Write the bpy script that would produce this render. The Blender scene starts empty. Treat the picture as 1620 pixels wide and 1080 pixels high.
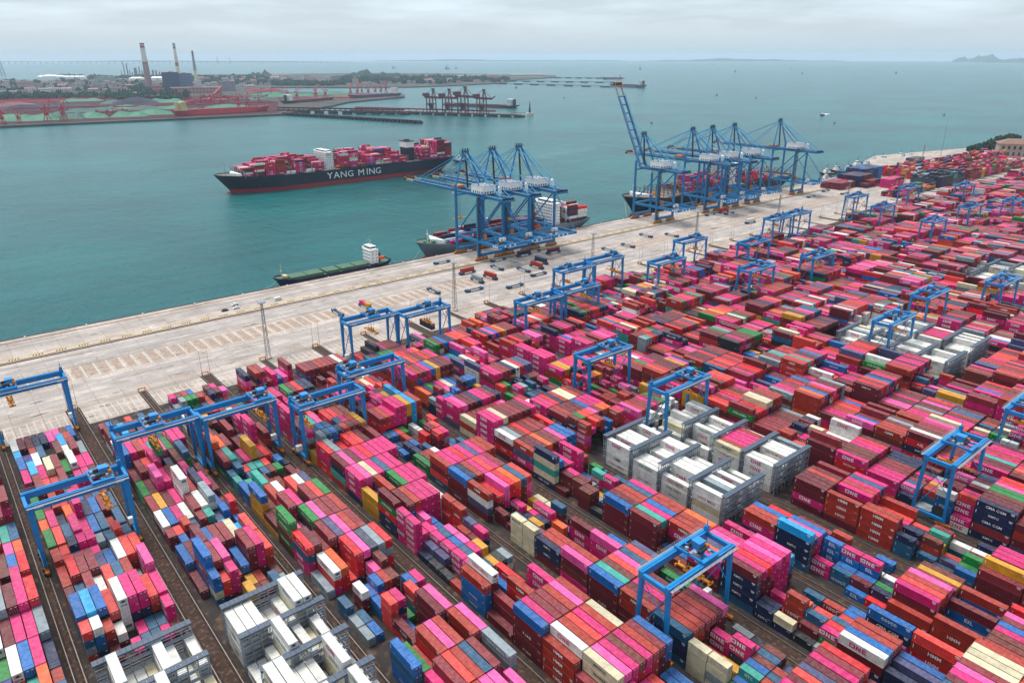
import bpy, math, random
import numpy as np
from mathutils import Vector, Matrix

# ------------------------------------------------------------------ camera, world, sun, exposure
SC = bpy.context.scene
COL = SC.collection
CAMH = 157.0                       # metres above the yard; x runs along the quay, y out to sea
SEA = -5.0
FPX = 1150.8
PITCH, ROLL, YAW = math.radians(21.416), math.radians(0.10), math.radians(50.458)
_f0 = Vector((math.cos(YAW), math.sin(YAW), 0)); _r0 = Vector((math.sin(YAW), -math.cos(YAW), 0)); _z = Vector((0, 0, 1))
_fw = math.cos(PITCH) * _f0 - math.sin(PITCH) * _z
_dn = -(math.sin(PITCH) * _f0 + math.cos(PITCH) * _z)
_rt = _r0 * math.cos(ROLL) + _dn * math.sin(ROLL)
_d2 = -_r0 * math.sin(ROLL) + _dn * math.cos(ROLL)
cam_data = bpy.data.cameras.new('camera')
cam = bpy.data.objects.new('camera', cam_data); COL.objects.link(cam)
cam_data.sensor_width = 36.0; cam_data.lens = FPX / 1620 * 36
cam_data.clip_start = 1.0; cam_data.clip_end = 120000
cam.matrix_world = Matrix(((_rt.x, -_d2.x, -_fw.x, 0), (_rt.y, -_d2.y, -_fw.y, 0), (_rt.z, -_d2.z, -_fw.z, CAMH), (0, 0, 0, 1)))
SC.camera = cam
SUN_EL, SUN_AZ = math.radians(66), math.radians(100)
world = bpy.data.worlds.new('World'); SC.world = world; world.use_nodes = True
SKY_STRENGTH = 0.12
def build_world():
    nt = world.node_tree; N = nt.nodes; L = nt.links; N.clear()
    out = N.new('ShaderNodeOutputWorld'); bg = N.new('ShaderNodeBackground'); bg.inputs[1].default_value = SKY_STRENGTH
    sky = N.new('ShaderNodeTexSky'); sky.sky_type = 'NISHITA'; sky.sun_disc = False
    sky.sun_elevation = SUN_EL; sky.sun_rotation = math.radians(90) - SUN_AZ; sky.dust_density = 3.0
    tc = N.new('ShaderNodeTexCoord'); sep = N.new('ShaderNodeSeparateXYZ'); L.new(tc.outputs['Generated'], sep.inputs[0])
    # overcast deck: pale, a little greyer low down, long flat streaks of cloud
    ramp = N.new('ShaderNodeValToRGB'); L.new(sep.outputs[2], ramp.inputs[0])
    e = ramp.color_ramp.elements
    K = 0.42
    e[0].position = 0.0; e[0].color = (0.62, 0.75, 0.83, 1)
    e[1].position = 1.0; e[1].color = (0.74, 0.81, 0.85, 1)
    a = e.new(0.03); a.color = (0.65, 0.76, 0.84, 1)
    a = e.new(0.09); a.color = (0.62, 0.75, 0.85, 1)
    a = e.new(0.30); a.color = (0.66, 0.74, 0.80, 1)
    mp = N.new('ShaderNodeMapping'); mp.inputs['Scale'].default_value = (3.2, 3.2, 24.0); mp.inputs['Rotation'].default_value = (math.radians(1.5), math.radians(-1.5), 0); L.new(tc.outputs['Generated'], mp.inputs[0])
    nz = N.new('ShaderNodeTexNoise'); nz.inputs['Scale'].default_value = 2.0; nz.inputs['Detail'].default_value = 7; nz.inputs['Roughness'].default_value = 0.55
    L.new(mp.outputs[0], nz.inputs[0])
    mr = N.new('ShaderNodeMapRange'); mr.inputs[1].default_value = 0.40; mr.inputs[2].default_value = 0.66; mr.inputs[3].default_value = 0.97; mr.inputs[4].default_value = 1.25
    L.new(nz.outputs[0], mr.inputs[0])
    # streaks fade out toward the hazy horizon
    fd = N.new('ShaderNodeMapRange'); fd.inputs[1].default_value = 0.012; fd.inputs[2].default_value = 0.05; L.new(sep.outputs[2], fd.inputs[0])
    mixv = N.new('ShaderNodeMix'); mixv.data_type = 'FLOAT'; mixv.inputs[2].default_value = 1.0; L.new(fd.outputs[0], mixv.inputs[0]); L.new(mr.outputs[0], mixv.inputs[3])
    mul = N.new('ShaderNodeVectorMath'); mul.operation = 'SCALE'; L.new(ramp.outputs[0], mul.inputs[0]); L.new(mixv.outputs[0], mul.inputs[3])
    sc2 = N.new('ShaderNodeVectorMath'); sc2.operation = 'SCALE'; sc2.inputs[3].default_value = K / SKY_STRENGTH; L.new(mul.outputs[0], sc2.inputs[0])
    mx = N.new('ShaderNodeMix'); mx.data_type = 'RGBA'; mx.inputs[0].default_value = 0.90
    L.new(sky.outputs[0], mx.inputs[6]); L.new(sc2.outputs[0], mx.inputs[7])
    L.new(mx.outputs[2], bg.inputs[0]); L.new(bg.outputs[0], out.inputs[0])
build_world()
sun_d = bpy.data.lights.new('sun', 'SUN'); sun_d.energy = 1.5; sun_d.angle = math.radians(22); sun_d.color = (1.0, 0.96, 0.9)
sun = bpy.data.objects.new('sun', sun_d); COL.objects.link(sun)
sd = Vector((math.cos(SUN_EL) * math.cos(SUN_AZ), math.cos(SUN_EL) * math.sin(SUN_AZ), math.sin(SUN_EL)))
sun.rotation_euler = sd.to_track_quat('Z', 'Y').to_euler()
SC.view_settings.view_transform = 'Standard'; SC.view_settings.look = 'None'
SC.view_settings.gamma = 1.0; SC.view_settings.exposure = 1.24; SC.view_settings.use_curve_mapping = False
SC.render.engine = 'CYCLES'
SC.cycles.max_bounces = 5; SC.cycles.diffuse_bounces = 2; SC.cycles.glossy_bounces = 2; SC.cycles.transmission_bounces = 2
SC.cycles.volume_bounces = 1; SC.cycles.caustics_reflective = False; SC.cycles.caustics_refractive = False
SC.cycles.use_denoising = True

RND = random.Random(7)
def lin(h):
    h = h.lstrip('#'); o = []
    for i in (0, 2, 4):
        c = int(h[i:i+2], 16) / 255
        o.append(c / 12.92 if c <= .04045 else ((c + .055) / 1.055) ** 2.4)
    return tuple(o)
def at(px, py, z=0.0):
    """ground point under a line of sight, used to lay the far shore out at its real distance"""
    d = _rt * ((px - 810) / FPX) + _d2 * ((py - 540) / FPX) + _fw
    k = (z - CAMH) / d.z
    return Vector((d.x * k, d.y * k, z))
def project(X, Y, Z):
    v = Vector((X, Y, Z - CAMH)); w = v.dot(_fw)
    return 810 + FPX * v.dot(_rt) / w, 540 + FPX * v.dot(_d2) / w, w

# ------------------------------------------------------------------ materials
_mats = {}
def new_mat(name):
    m = bpy.data.materials.new(name); m.use_nodes = True
    return m, m.node_tree, m.node_tree.nodes['Principled BSDF']
def paint(name, hx, rough=0.55, var=0.12, scale=0.6, metal=0.0, dirt=None, dirt_amt=0.0, spec=0.4):
    """painted or weathered surface: base colour with soft wear noise"""
    if name in _mats: return _mats[name]
    m, nt, b = new_mat(name); N, L = nt.nodes, nt.links
    c = lin(hx)
    tc = N.new('ShaderNodeTexCoord'); nz = N.new('ShaderNodeTexNoise'); nz.inputs['Scale'].default_value = scale
    nz.inputs['Detail'].default_value = 6; nz.inputs['Roughness'].default_value = 0.65
    L.new(tc.outputs['Object'], nz.inputs[0])
    mr = N.new('ShaderNodeMapRange'); mr.inputs[1].default_value = 0.3; mr.inputs[2].default_value = 0.7
    mr.inputs[3].default_value = 1 - var; mr.inputs[4].default_value = 1 + var; L.new(nz.outputs[0], mr.inputs[0])
    s = N.new('ShaderNodeVectorMath'); s.operation = 'SCALE'; s.inputs[0].default_value = c; L.new(mr.outputs[0], s.inputs[3])
    src = s.outputs[0]
    if dirt:
        nd = N.new('ShaderNodeTexNoise'); nd.inputs['Scale'].default_value = scale * 2.3; nd.inputs['Detail'].default_value = 8
        L.new(tc.outputs['Object'], nd.inputs[0])
        md = N.new('ShaderNodeMapRange'); md.inputs[1].default_value = 0.52; md.inputs[2].default_value = 0.72; md.inputs[4].default_value = dirt_amt
        L.new(nd.outputs[0], md.inputs[0])
        mx = N.new('ShaderNodeMix'); mx.data_type = 'RGBA'; L.new(md.outputs[0], mx.inputs[0]); L.new(src, mx.inputs[6]); mx.inputs[7].default_value = (*lin(dirt), 1)
        src = mx.outputs[2]
    L.new(src, b.inputs['Base Color'])
    b.inputs['Roughness'].default_value = rough; b.inputs['Metallic'].default_value = metal
    b.inputs['Specular IOR Level'].default_value = spec
    _mats[name] = m; return m
def container_material(name, mode):
    m, nt, b = new_mat(name); N, L = nt.nodes, nt.links
    if mode == 'object':
        s = N.new('ShaderNodeObjectInfo'); colr = s.outputs['Color']; rnd = s.outputs['Random']
        tc = N.new('ShaderNodeTexCoord'); co = tc.outputs['Object']
        wob = N.new('ShaderNodeCombineXYZ'); mm = N.new('ShaderNodeMath'); mm.operation = 'MULTIPLY'; mm.inputs[1].default_value = 91.0
        L.new(rnd, mm.inputs[0]); L.new(mm.outputs[0], wob.inputs[0]); L.new(mm.outputs[0], wob.inputs[2])
        ad = N.new('ShaderNodeVectorMath'); L.new(co, ad.inputs[0]); L.new(wob.outputs[0], ad.inputs[1]); co = ad.outputs[0]
    else:
        s = N.new('ShaderNodeAttribute'); s.attribute_name = 'Col'; colr = s.outputs['Color']
        tc = N.new('ShaderNodeTexCoord'); co = tc.outputs['Object']
    nz = N.new('ShaderNodeTexNoise'); nz.inputs['Scale'].default_value = 0.45; nz.inputs['Detail'].default_value = 7; nz.inputs['Roughness'].default_value = 0.7
    L.new(co, nz.inputs[0])
    mr = N.new('ShaderNodeMapRange'); mr.inputs[1].default_value = 0.34; mr.inputs[2].default_value = 0.62; mr.inputs[3].default_value = 0.72; mr.inputs[4].default_value = 1.08
    L.new(nz.outputs[0], mr.inputs[0])
    sc = N.new('ShaderNodeVectorMath'); sc.operation = 'SCALE'; L.new(colr, sc.inputs[0]); L.new(mr.outputs[0], sc.inputs[3])
    # chalky faded film on the roofs, with pale sky sheen painted into it
    geo = N.new('ShaderNodeNewGeometry'); sp = N.new('ShaderNodeSeparateXYZ'); L.new(geo.outputs['Normal'], sp.inputs[0])
    n2 = N.new('ShaderNodeTexNoise'); n2.inputs['Scale'].default_value = 0.9; n2.inputs['Detail'].default_value = 5; L.new(co, n2.inputs[0])
    m2 = N.new('ShaderNodeMapRange'); m2.inputs[1].default_value = 0.35; m2.inputs[2].default_value = 0.75; m2.inputs[3].default_value = 0.02; m2.inputs[4].default_value = 0.17
    L.new(n2.outputs[0], m2.inputs[0])
    mu = N.new('ShaderNodeMath'); mu.operation = 'MULTIPLY'; mu.use_clamp = True; L.new(sp.outputs[2], mu.inputs[0]); L.new(m2.outputs[0], mu.inputs[1])
    mx = N.new('ShaderNodeMix'); mx.data_type = 'RGBA'; L.new(mu.outputs[0], mx.inputs[0]); L.new(sc.outputs[0], mx.inputs[6]); mx.inputs[7].default_value = (0.46, 0.40, 0.39, 1)
    # rust spots
    n3 = N.new('ShaderNodeTexNoise'); n3.inputs['Scale'].default_value = 1.3; n3.inputs['Detail'].default_value = 9; n3.inputs['Roughness'].default_value = .75; L.new(co, n3.inputs[0])
    m3 = N.new('ShaderNodeMapRange'); m3.inputs[1].default_value = 0.595; m3.inputs[2].default_value = 0.68; m3.inputs[4].default_value = 0.6; L.new(n3.outputs[0], m3.inputs[0])
    mx3 = N.new('ShaderNodeMix'); mx3.data_type = 'RGBA'; L.new(m3.outputs[0], mx3.inputs[0]); L.new(mx.outputs[2], mx3.inputs[6]); mx3.inputs[7].default_value = (0.10, 0.045, 0.03, 1)
    L.new(mx3.outputs[2], b.inputs['Base Color'])
    # pressed ribs of the roof and walls run across the long axis (the near boxes have them as geometry)
    if mode != 'object':
        wv = N.new('ShaderNodeTexWave'); wv.wave_type = 'BANDS'; wv.bands_direction = 'Y'; wv.inputs['Scale'].default_value = 0.56; L.new(tc.outputs['Object'], wv.inputs[0])
        bp = N.new('ShaderNodeBump'); bp.inputs['Strength'].default_value = 0.5; bp.inputs['Distance'].default_value = 0.05; L.new(wv.outputs[1], bp.inputs['Height']); L.new(bp.outputs[0], b.inputs['Normal'])
    b.inputs['Roughness'].default_value = 0.5; b.inputs['Specular IOR Level'].default_value = 0.35
    return m
MC_OBJ = container_material('container_paint', 'object')
MC_ATT = container_material('container_paint_far', 'attr')
M_DARKGAP = paint('undercarriage_steel', '#2A2626', 0.8)
def letter_mat():
    m, nt, b = new_mat('lettering_vinyl'); s = nt.nodes.new('ShaderNodeObjectInfo'); nt.links.new(s.outputs['Color'], b.inputs['Base Color'])
    b.inputs['Roughness'].default_value = .5; return m
M_LET = letter_mat()

BLUE = paint('crane_blue', '#067EC0', 0.42, 0.10, 0.25, dirt='#3A4B5C', dirt_amt=.35)
BLUE2 = paint('crane_blue_quay', '#0A72A8', 0.45, 0.12, 0.12, dirt='#33485E', dirt_amt=.4)
SKYB = paint('stay_bar_blue', '#3F9BCB', 0.45, 0.05)
ORANGE = paint('bogie_orange', '#C9761A', 0.6, 0.25, 0.9, dirt='#3A2614', dirt_amt=.8)
YELLOW = paint('spreader_yellow', '#E0901A', 0.5, 0.2, 0.8, dirt='#4A3010', dirt_amt=.6)
WHITE = paint('white_paint', '#E9EAE8', 0.5, 0.06, 0.3, dirt='#9A8F84', dirt_amt=.35)
GREYST = paint('galvanised_grey', '#8C96A2', 0.5, 0.12, 0.5)
RACKTOP = paint('rack_walkway_grey', '#4E5A6B', 0.6, 0.18, 0.7)
DARK = paint('dark_machinery', '#23272D', 0.6, 0.3, 1.5)
BLACKRUB = paint('black_rubber', '#15161A', 0.8)
GLASS = paint('dark_glass', '#16212C', 0.12, 0.02, spec=.7)
RUST = paint('rusty_steel', '#5A3626', 0.75, 0.3, 0.8)
RAILST = paint('rail_steel', '#8F8780', 0.35, 0.15, 0.3, metal=.6)
TIMB = paint('rail_bed', '#291D19', 0.9, 0.35, 0.25, dirt='#7A5330', dirt_amt=.5)

# ------------------------------------------------------------------ mesh helpers
class MB:
    def __init__(s): s.v = []; s.f = []; s.m = []
    def add(s, vs, fs, mi=0):
        o = len(s.v); s.v += [tuple(p) for p in vs]; s.f += [tuple(i + o for i in f) for f in fs]; s.m += [mi] * len(fs)
    def box(s, x0, x1, y0, y1, z0, z1, mi=0):
        s.add([(x0,y0,z0),(x1,y0,z0),(x1,y1,z0),(x0,y1,z0),(x0,y0,z1),(x1,y0,z1),(x1,y1,z1),(x0,y1,z1)],
              [(0,3,2,1),(4,5,6,7),(0,1,5,4),(1,2,6,5),(2,3,7,6),(3,0,4,7)], mi)
    def bar(s, p, q, w, h=None, w2=None, h2=None, mi=0, up=(0,0,1)):
        p = Vector(p); q = Vector(q); h = h or w; w2 = w2 or w; h2 = h2 or h
        d = (q - p).normalized(); u = Vector(up)
        if abs(d.dot(u)) > .98: u = Vector((0, 1, 0))
        a = d.cross(u).normalized(); b = a.cross(d).normalized()
        vs = []
        for c, ww, hh in ((p, w, h), (q, w2, h2)):
            for sx, sy in ((-1,-1),(1,-1),(1,1),(-1,1)): vs.append(c + a * (sx * ww / 2) + b * (sy * hh / 2))
        s.add(vs, [(0,1,2,3),(7,6,5,4),(0,4,5,1),(1,5,6,2),(2,6,7,3),(3,7,4,0)], mi)
    def tube(s, p, q, r, r2=None, n=8, mi=0):
        p = Vector(p); q = Vector(q); r2 = r if r2 is None else r2
        d = (q - p).normalized(); u = Vector((0,0,1)) if abs(d.z) < .95 else Vector((1,0,0))
        a = d.cross(u).normalized(); b = a.cross(d)
        vs = []
        for c, rr in ((p, r), (q, r2)):
            for i in range(n):
                t = 2 * math.pi * i / n; vs.append(c + (a * math.cos(t) + b * math.sin(t)) * rr)
        fs = [(i, (i+1) % n, n + (i+1) % n, n + i) for i in range(n)] + [tuple(range(n-1, -1, -1)), tuple(range(n, 2*n))]
        s.add(vs, fs, mi)
    def prism(s, pts, z0, z1, mi=0, mtop=None):
        n = len(pts)
        s.add([(x, y, z0) for x, y in pts] + [(x, y, z1) for x, y in pts], [(i, (i+1) % n, n + (i+1) % n, n + i) for i in range(n)] + [tuple(range(n-1, -1, -1))], mi)
        s.add([(x, y, z1) for x, y in pts], [tuple(range(n))], mi if mtop is None else mtop)
    def sheet(s, x0, x1, y0, y1, z, mi=0): s.add([(x0,y0,z),(x1,y0,z),(x1,y1,z),(x0,y1,z)], [(0,1,2,3)], mi)
    def mesh(s, name, mats):
        me = bpy.data.meshes.new(name); me.from_pydata(s.v, [], s.f)
        for m in (mats if isinstance(mats, (list, tuple)) else [mats]): me.materials.append(m)
        me.polygons.foreach_set('material_index', s.m); me.update(); return me
    def obj(s, name, mats, parent=None, loc=None, rz=0.0):
        o = bpy.data.objects.new(name, s.mesh(name, mats)); COL.objects.link(o)
        if parent: o.parent = parent
        if loc is not None: o.location = loc
        o.rotation_euler[2] = rz
        return o
def tag(o, label=None, cat=None, group=None, kind=None):
    if label: o['label'] = label
    if cat: o['category'] = cat
    if group: o['group'] = group
    if kind: o['kind'] = kind
    return o
def empty(name, label, cat, loc=(0,0,0), rz=0.0, group=None):
    o = bpy.data.objects.new(name, None); COL.objects.link(o); o.location = loc; o.rotation_euler = (0, 0, rz)
    return tag(o, label, cat, group)
def inst(name, me, parent=None, loc=(0,0,0), rz=0.0, color=None):
    o = bpy.data.objects.new(name, me); COL.objects.link(o)
    if parent: o.parent = parent
    o.location = loc; o.rotation_euler = (0, 0, rz)
    if color: o.color = (*color, 1)
    return o
def struct(name, mb, mats): return tag(mb.obj(name, mats), kind='structure')
def copy_tree(o, parent=None):
    c = o.copy(); COL.objects.link(c)
    if parent is not None: c.parent = parent
    for ch in o.children: copy_tree(ch, c)
    return c
ORD = ['zeroth','first','second','third','fourth','fifth','sixth','seventh','eighth','ninth','tenth','eleventh','twelfth','thirteenth','fourteenth','fifteenth','sixteenth','seventeenth','eighteenth','nineteenth','twentieth','twenty-first','twenty-second','twenty-third','twenty-fourth','twenty-fifth','twenty-sixth','twenty-seventh','twenty-eighth','twenty-ninth','thirtieth','thirty-first','thirty-second','thirty-third','thirty-fourth','thirty-fifth']

# lettering outlines: (verts2d, faces), centred, height 1
def font_shape(text, res=1, off=.018):
    cu = bpy.data.curves.new('t', 'FONT'); cu.body = text; cu.resolution_u = res; cu.align_x = 'CENTER'; cu.align_y = 'CENTER'; cu.offset = off
    ob = bpy.data.objects.new('t', cu); COL.objects.link(ob)
    bpy.context.view_layer.update()
    dg = bpy.context.evaluated_depsgraph_get(); ev = ob.evaluated_get(dg); me = ev.to_mesh()
    vs = np.array([v.co[:2] for v in me.vertices]); fs = [tuple(p.vertices) for p in me.polygons]
    ev.to_mesh_clear(); bpy.data.objects.remove(ob); bpy.data.curves.remove(cu)
    h = vs[:, 1].max() - vs[:, 1].min(); vs = vs - (vs.max(0) + vs.min(0)) / 2
    return vs / h, fs
def one_shape():
    t = .24; R = []
    def r(x0, x1, y0, y1): R.append([(x0,y0),(x1,y0),(x1,y1),(x0,y1)])
    # O
    r(0,1.15,0,t); r(0,1.15,1-t,1); r(0,t,t,1-t); r(1.15-t,1.15,t,1-t)
    # N
    r(1.4,1.4+t,0,1); r(2.3-t,2.3,0,1); R.append([(1.4+t,1),(1.4+t,.62),(2.3-t,0),(2.3-t,.38)])
    # E
    r(2.55,2.55+t,0,1); r(2.55+t,3.35,0,t); r(2.55+t,3.35,1-t,1); r(2.55+t,3.25,.4,.6)
    vs = []; fs = []
    for q in R: fs.append(tuple(range(len(vs), len(vs)+4))); vs += q
    vs = np.array(vs, float) - (3.35/2, .5)
    return vs, fs
SHAPES = {'ONE': one_shape()}
for w in ['HMM','EVERGREEN','YANG MING','K LINE','ESL','KMTC','HYUNDAI','ASL','SINOLINES','AKKON','NBOS','COSCO','CMA CGM','MAERSK','SITC']:
    SHAPES[w] = font_shape(w)
TEXT_H = {'ONE':1.35,'HMM':1.1,'EVERGREEN':.95,'YANG MING':1.0,'K LINE':.85,'ESL':1.2,'KMTC':.85,'HYUNDAI':.8,'ASL':1.2,'SINOLINES':.85,'AKKON':.9,'NBOS':.9,'COSCO':.95,'CMA CGM':1.0,'MAERSK':.9,'SITC':.9}

# colour code -> (hex, plain word)
CC = {'P':('CC0E6C','pink'),'p':('E4509C','light pink'),'M':('661220','maroon'),'m':('84202A','dark red'),'B':('A42C1C','brick red'),'N':('6C2A20','brown'),
 'R':('D01220','red'),'C':('D83A32','coral red'),'b':('0260A8','blue'),'n':('0E2248','navy'),'s':('18567A','steel blue'),'c':('0C96D0','sky blue'),
 'g':('087A32','green'),'w':('DCDBD6','white'),'W':('D2C7A6','cream'),'y':('84929A','grey'),'Y':('C8901C','yellow'),'t':('2F9A8C','teal'),
 'O':('E85C1C','orange'),'k':('1D272D','black'),'u':('474A72','slate purple'),'i':('25257E','indigo'),'d':('3F4A5C','dark grey')}
CL = {k: lin(v[0]) for k, v in CC.items()}
TEXTS = {'P':[('ONE',.85)],'p':[('ONE',.8)],'M':[('K LINE',.04),('AKKON',.03)],'m':[('HMM',.03)],'B':[('HMM',.3)],'N':[],'R':[('K LINE',.35),('ASL',.2),('HYUNDAI',.15)],
 'C':[('HYUNDAI',.15)],'b':[('ESL',.3),('COSCO',.15)],'n':[('KMTC',.25),('CMA CGM',.25),('NBOS',.06),('SINOLINES',.06)],'s':[('COSCO',.2)],'c':[('MAERSK',.25)],
 'g':[('EVERGREEN',.8)],'w':[('ONE',.4),('YANG MING',.2)],'W':[('MAERSK',.2)],'y':[('YANG MING',.3)],'Y':[],'t':[('SITC',.1)],'O':[],'k':[],'u':[],'i':[],'d':[]}
def text_for(c, r):
    u = r.random()
    for t, p in TEXTS[c]:
        if u < p: return t
        u -= p
    return ''
def tcol(c, t):
    if c in 'wW': return lin('C0106A') if t == 'ONE' else (lin('0B7A34') if t == 'EVERGREEN' else lin('A02040') if t == 'YANG MING' else lin('20242C'))
    return lin('E8E6E4')

# ------------------------------------------------------------------ water, ground, quay
def water_material():
    m, nt, b = new_mat('sea_water'); N, L = nt.nodes, nt.links
    tc = N.new('ShaderNodeTexCoord')
    big = N.new('ShaderNodeTexNoise'); big.inputs['Scale'].default_value = 0.004; big.inputs['Detail'].default_value = 6; L.new(tc.outputs['Object'], big.inputs[0])
    ramp = N.new('ShaderNodeValToRGB'); e = ramp.color_ramp.elements
    e[0].position = .30; e[0].color = (0.0, 0.064, 0.074, 1); e[1].position = .72; e[1].color = (0.0, 0.130, 0.132, 1)
    L.new(big.outputs[0], ramp.inputs[0])
    mp0 = N.new('ShaderNodeMapping'); mp0.inputs['Rotation'].default_value = (0, 0, math.radians(-40)); mp0.inputs['Scale'].default_value = (0.006, 0.05, 1); L.new(tc.outputs['Object'], mp0.inputs[0])
    st = N.new('ShaderNodeTexNoise'); st.inputs['Scale'].default_value = 1.0; st.inputs['Detail'].default_value = 9; st.inputs['Roughness'].default_value = .7; L.new(mp0.outputs[0], st.inputs[0])
    sm = N.new('ShaderNodeMapRange'); sm.inputs[1].default_value = .3; sm.inputs[2].default_value = .7; sm.inputs[3].default_value = .78; sm.inputs[4].default_value = 1.22; L.new(st.outputs[0], sm.inputs[0])
    ss = N.new('ShaderNodeVectorMath'); ss.operation = 'SCALE'; L.new(ramp.outputs[0], ss.inputs[0]); L.new(sm.outputs[0], ss.inputs[3]); L.new(ss.outputs[0], b.inputs['Base Color'])
    b.inputs['Roughness'].default_value = 0.22; b.inputs['IOR'].default_value = 1.33; b.inputs['Specular IOR Level'].default_value = 0.34; b.inputs['Specular Tint'].default_value = (.10, .80, 1.0, 1)
    mp = N.new('ShaderNodeMapping'); mp.inputs['Rotation'].default_value = (0, 0, math.radians(35)); mp.inputs['Scale'].default_value = (1.0, 0.45, 1.0); L.new(tc.outputs['Object'], mp.inputs[0])
    n1 = N.new('ShaderNodeTexNoise'); n1.inputs['Scale'].default_value = 0.11; n1.inputs['Detail'].default_value = 8; n1.inputs['Roughness'].default_value = .62; L.new(mp.outputs[0], n1.inputs[0])
    n2 = N.new('ShaderNodeTexNoise'); n2.inputs['Scale'].default_value = 0.025; n2.inputs['Detail'].default_value = 4; L.new(mp.outputs[0], n2.inputs[0])
    ad = N.new('ShaderNodeMath'); ad.operation = 'ADD'; L.new(n1.outputs[0], ad.inputs[0]); L.new(n2.outputs[0], ad.inputs[1])
    bp = N.new('ShaderNodeBump'); bp.inputs['Strength'].default_value = 1.0; bp.inputs['Distance'].default_value = 4.0; L.new(ad.outputs[0], bp.inputs['Height']); L.new(bp.outputs[0], b.inputs['Normal'])
    return m
mb = MB(); n = 96
ring = [(24000 * math.cos(2*math.pi*i/n), 24000 * math.sin(2*math.pi*i/n), SEA) for i in range(n)]
mb.add(ring, [tuple(range(n))]); struct('sea_water', mb, water_material())

def apron_material():
    """worn pinkish-grey concrete with long tyre lanes along the quay, seams and oil patches"""
    m, nt, b = new_mat('quay_concrete'); N, L = nt.nodes, nt.links
    tc = N.new('ShaderNodeTexCoord'); sp = N.new('ShaderNodeSeparateXYZ'); L.new(tc.outputs['Object'], sp.inputs[0])
    n1 = N.new('ShaderNodeTexNoise'); n1.inputs['Scale'].default_value = 0.05; n1.inputs['Detail'].default_value = 10; n1.inputs['Roughness'].default_value = .7; L.new(tc.outputs['Object'], n1.inputs[0])
    r = N.new('ShaderNodeValToRGB'); e = r.color_ramp.elements
    e[0].position = .30; e[0].color = (*lin('8F8278'), 1); e[1].position = .66; e[1].color = (*lin('C9BDB5'), 1); L.new(n1.outputs[0], r.inputs[0])
    # lanes
    mp = N.new('ShaderNodeMapping'); mp.inputs['Scale'].default_value = (0.004, 0.22, 1); L.new(tc.outputs['Object'], mp.inputs[0])
    n2 = N.new('ShaderNodeTexNoise'); n2.inputs['Scale'].default_value = 1.0; n2.inputs['Detail'].default_value = 6; n2.inputs['Roughness'].default_value = .6; L.new(mp.outputs[0], n2.inputs[0])
    m2 = N.new('ShaderNodeMapRange'); m2.inputs[1].default_value = .46; m2.inputs[2].default_value = .68; m2.inputs[4].default_value = .75; L.new(n2.outputs[0], m2.inputs[0])
    mx = N.new('ShaderNodeMix'); mx.data_type = 'RGBA'; L.new(m2.outputs[0], mx.inputs[0]); L.new(r.outputs[0], mx.inputs[6]); mx.inputs[7].default_value = (*lin('827F7D'), 1)
    # patches
    n3 = N.new('ShaderNodeTexNoise'); n3.inputs['Scale'].default_value = 0.11; n3.inputs['Detail'].default_value = 4; n3.inputs['Roughness'].default_value = .5
    mp3 = N.new('ShaderNodeMapping'); mp3.inputs['Scale'].default_value = (.6, 2.2, 1); L.new(tc.outputs['Object'], mp3.inputs[0]); L.new(mp3.outputs[0], n3.inputs[0])
    m3 = N.new('ShaderNodeMapRange'); m3.inputs[1].default_value = .645; m3.inputs[2].default_value = .69; m3.inputs[4].default_value = .8; L.new(n3.outputs[0], m3.inputs[0])
    mx3 = N.new('ShaderNodeMix'); mx3.data_type = 'RGBA'; L.new(m3.outputs[0], mx3.inputs[0]); L.new(mx.outputs[2], mx3.inputs[6]); mx3.inputs[7].default_value = (*lin('5A504E'), 1)
    bk = N.new('ShaderNodeTexBrick'); bk.offset = 0; bk.inputs['Scale'].default_value = 1.0; bk.inputs['Brick Width'].default_value = 12.0; bk.inputs['Row Height'].default_value = 9.0; bk.inputs['Mortar Size'].default_value = .14
    bk.inputs['Color1'].default_value = (1, 1, 1, 1); bk.inputs['Color2'].default_value = (.90, .89, .88, 1); bk.inputs['Mortar'].default_value = (.6, .56, .53, 1); L.new(tc.outputs['Object'], bk.inputs[0])
    ml_ = N.new('ShaderNodeMix'); ml_.data_type = 'RGBA'; ml_.blend_type = 'MULTIPLY'; ml_.inputs[0].default_value = 1.0; L.new(mx3.outputs[2], ml_.inputs[6]); L.new(bk.outputs[0], ml_.inputs[7]); mx3 = ml_
    n4 = N.new('ShaderNodeTexNoise'); n4.inputs['Scale'].default_value = 0.9; n4.inputs['Detail'].default_value = 8; L.new(tc.outputs['Object'], n4.inputs[0])
    m4 = N.new('ShaderNodeMapRange'); m4.inputs[1].default_value = .3; m4.inputs[2].default_value = .7; m4.inputs[3].default_value = .86; m4.inputs[4].default_value = 1.12; L.new(n4.outputs[0], m4.inputs[0])
    sc = N.new('ShaderNodeVectorMath'); sc.operation = 'SCALE'; L.new(mx3.outputs[2], sc.inputs[0]); L.new(m4.outputs[0], sc.inputs[3])
    L.new(sc.outputs[0], b.inputs['Base Color']); b.inputs['Roughness'].default_value = .85; b.inputs['Specular IOR Level'].default_value = .2
    return m
M_APRON = apron_material()
M_YARD = paint('yard_asphalt', '#373130', 0.9, 0.3, 0.12, dirt='#8A6A52', dirt_amt=.5, spec=.2)
M_MUD = paint('muddy_track', '#40302A', 0.9, 0.35, 0.35, dirt='#84684F', dirt_amt=.6, spec=.25)
M_LINE = paint('worn_white_line', '#BDB1A6', 0.8, 0.15, 0.25, dirt='#9C8E82', dirt_amt=1.0)
M_SLOT = paint('worn_slot_concrete', '#A08C7E', 0.9, 0.25, 0.3, dirt='#6A5046', dirt_amt=.9)
M_LANEC = paint('bright_concrete', '#BDB1AB', 0.85, 0.12, 0.2, dirt='#8E8680', dirt_amt=.4)
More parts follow.
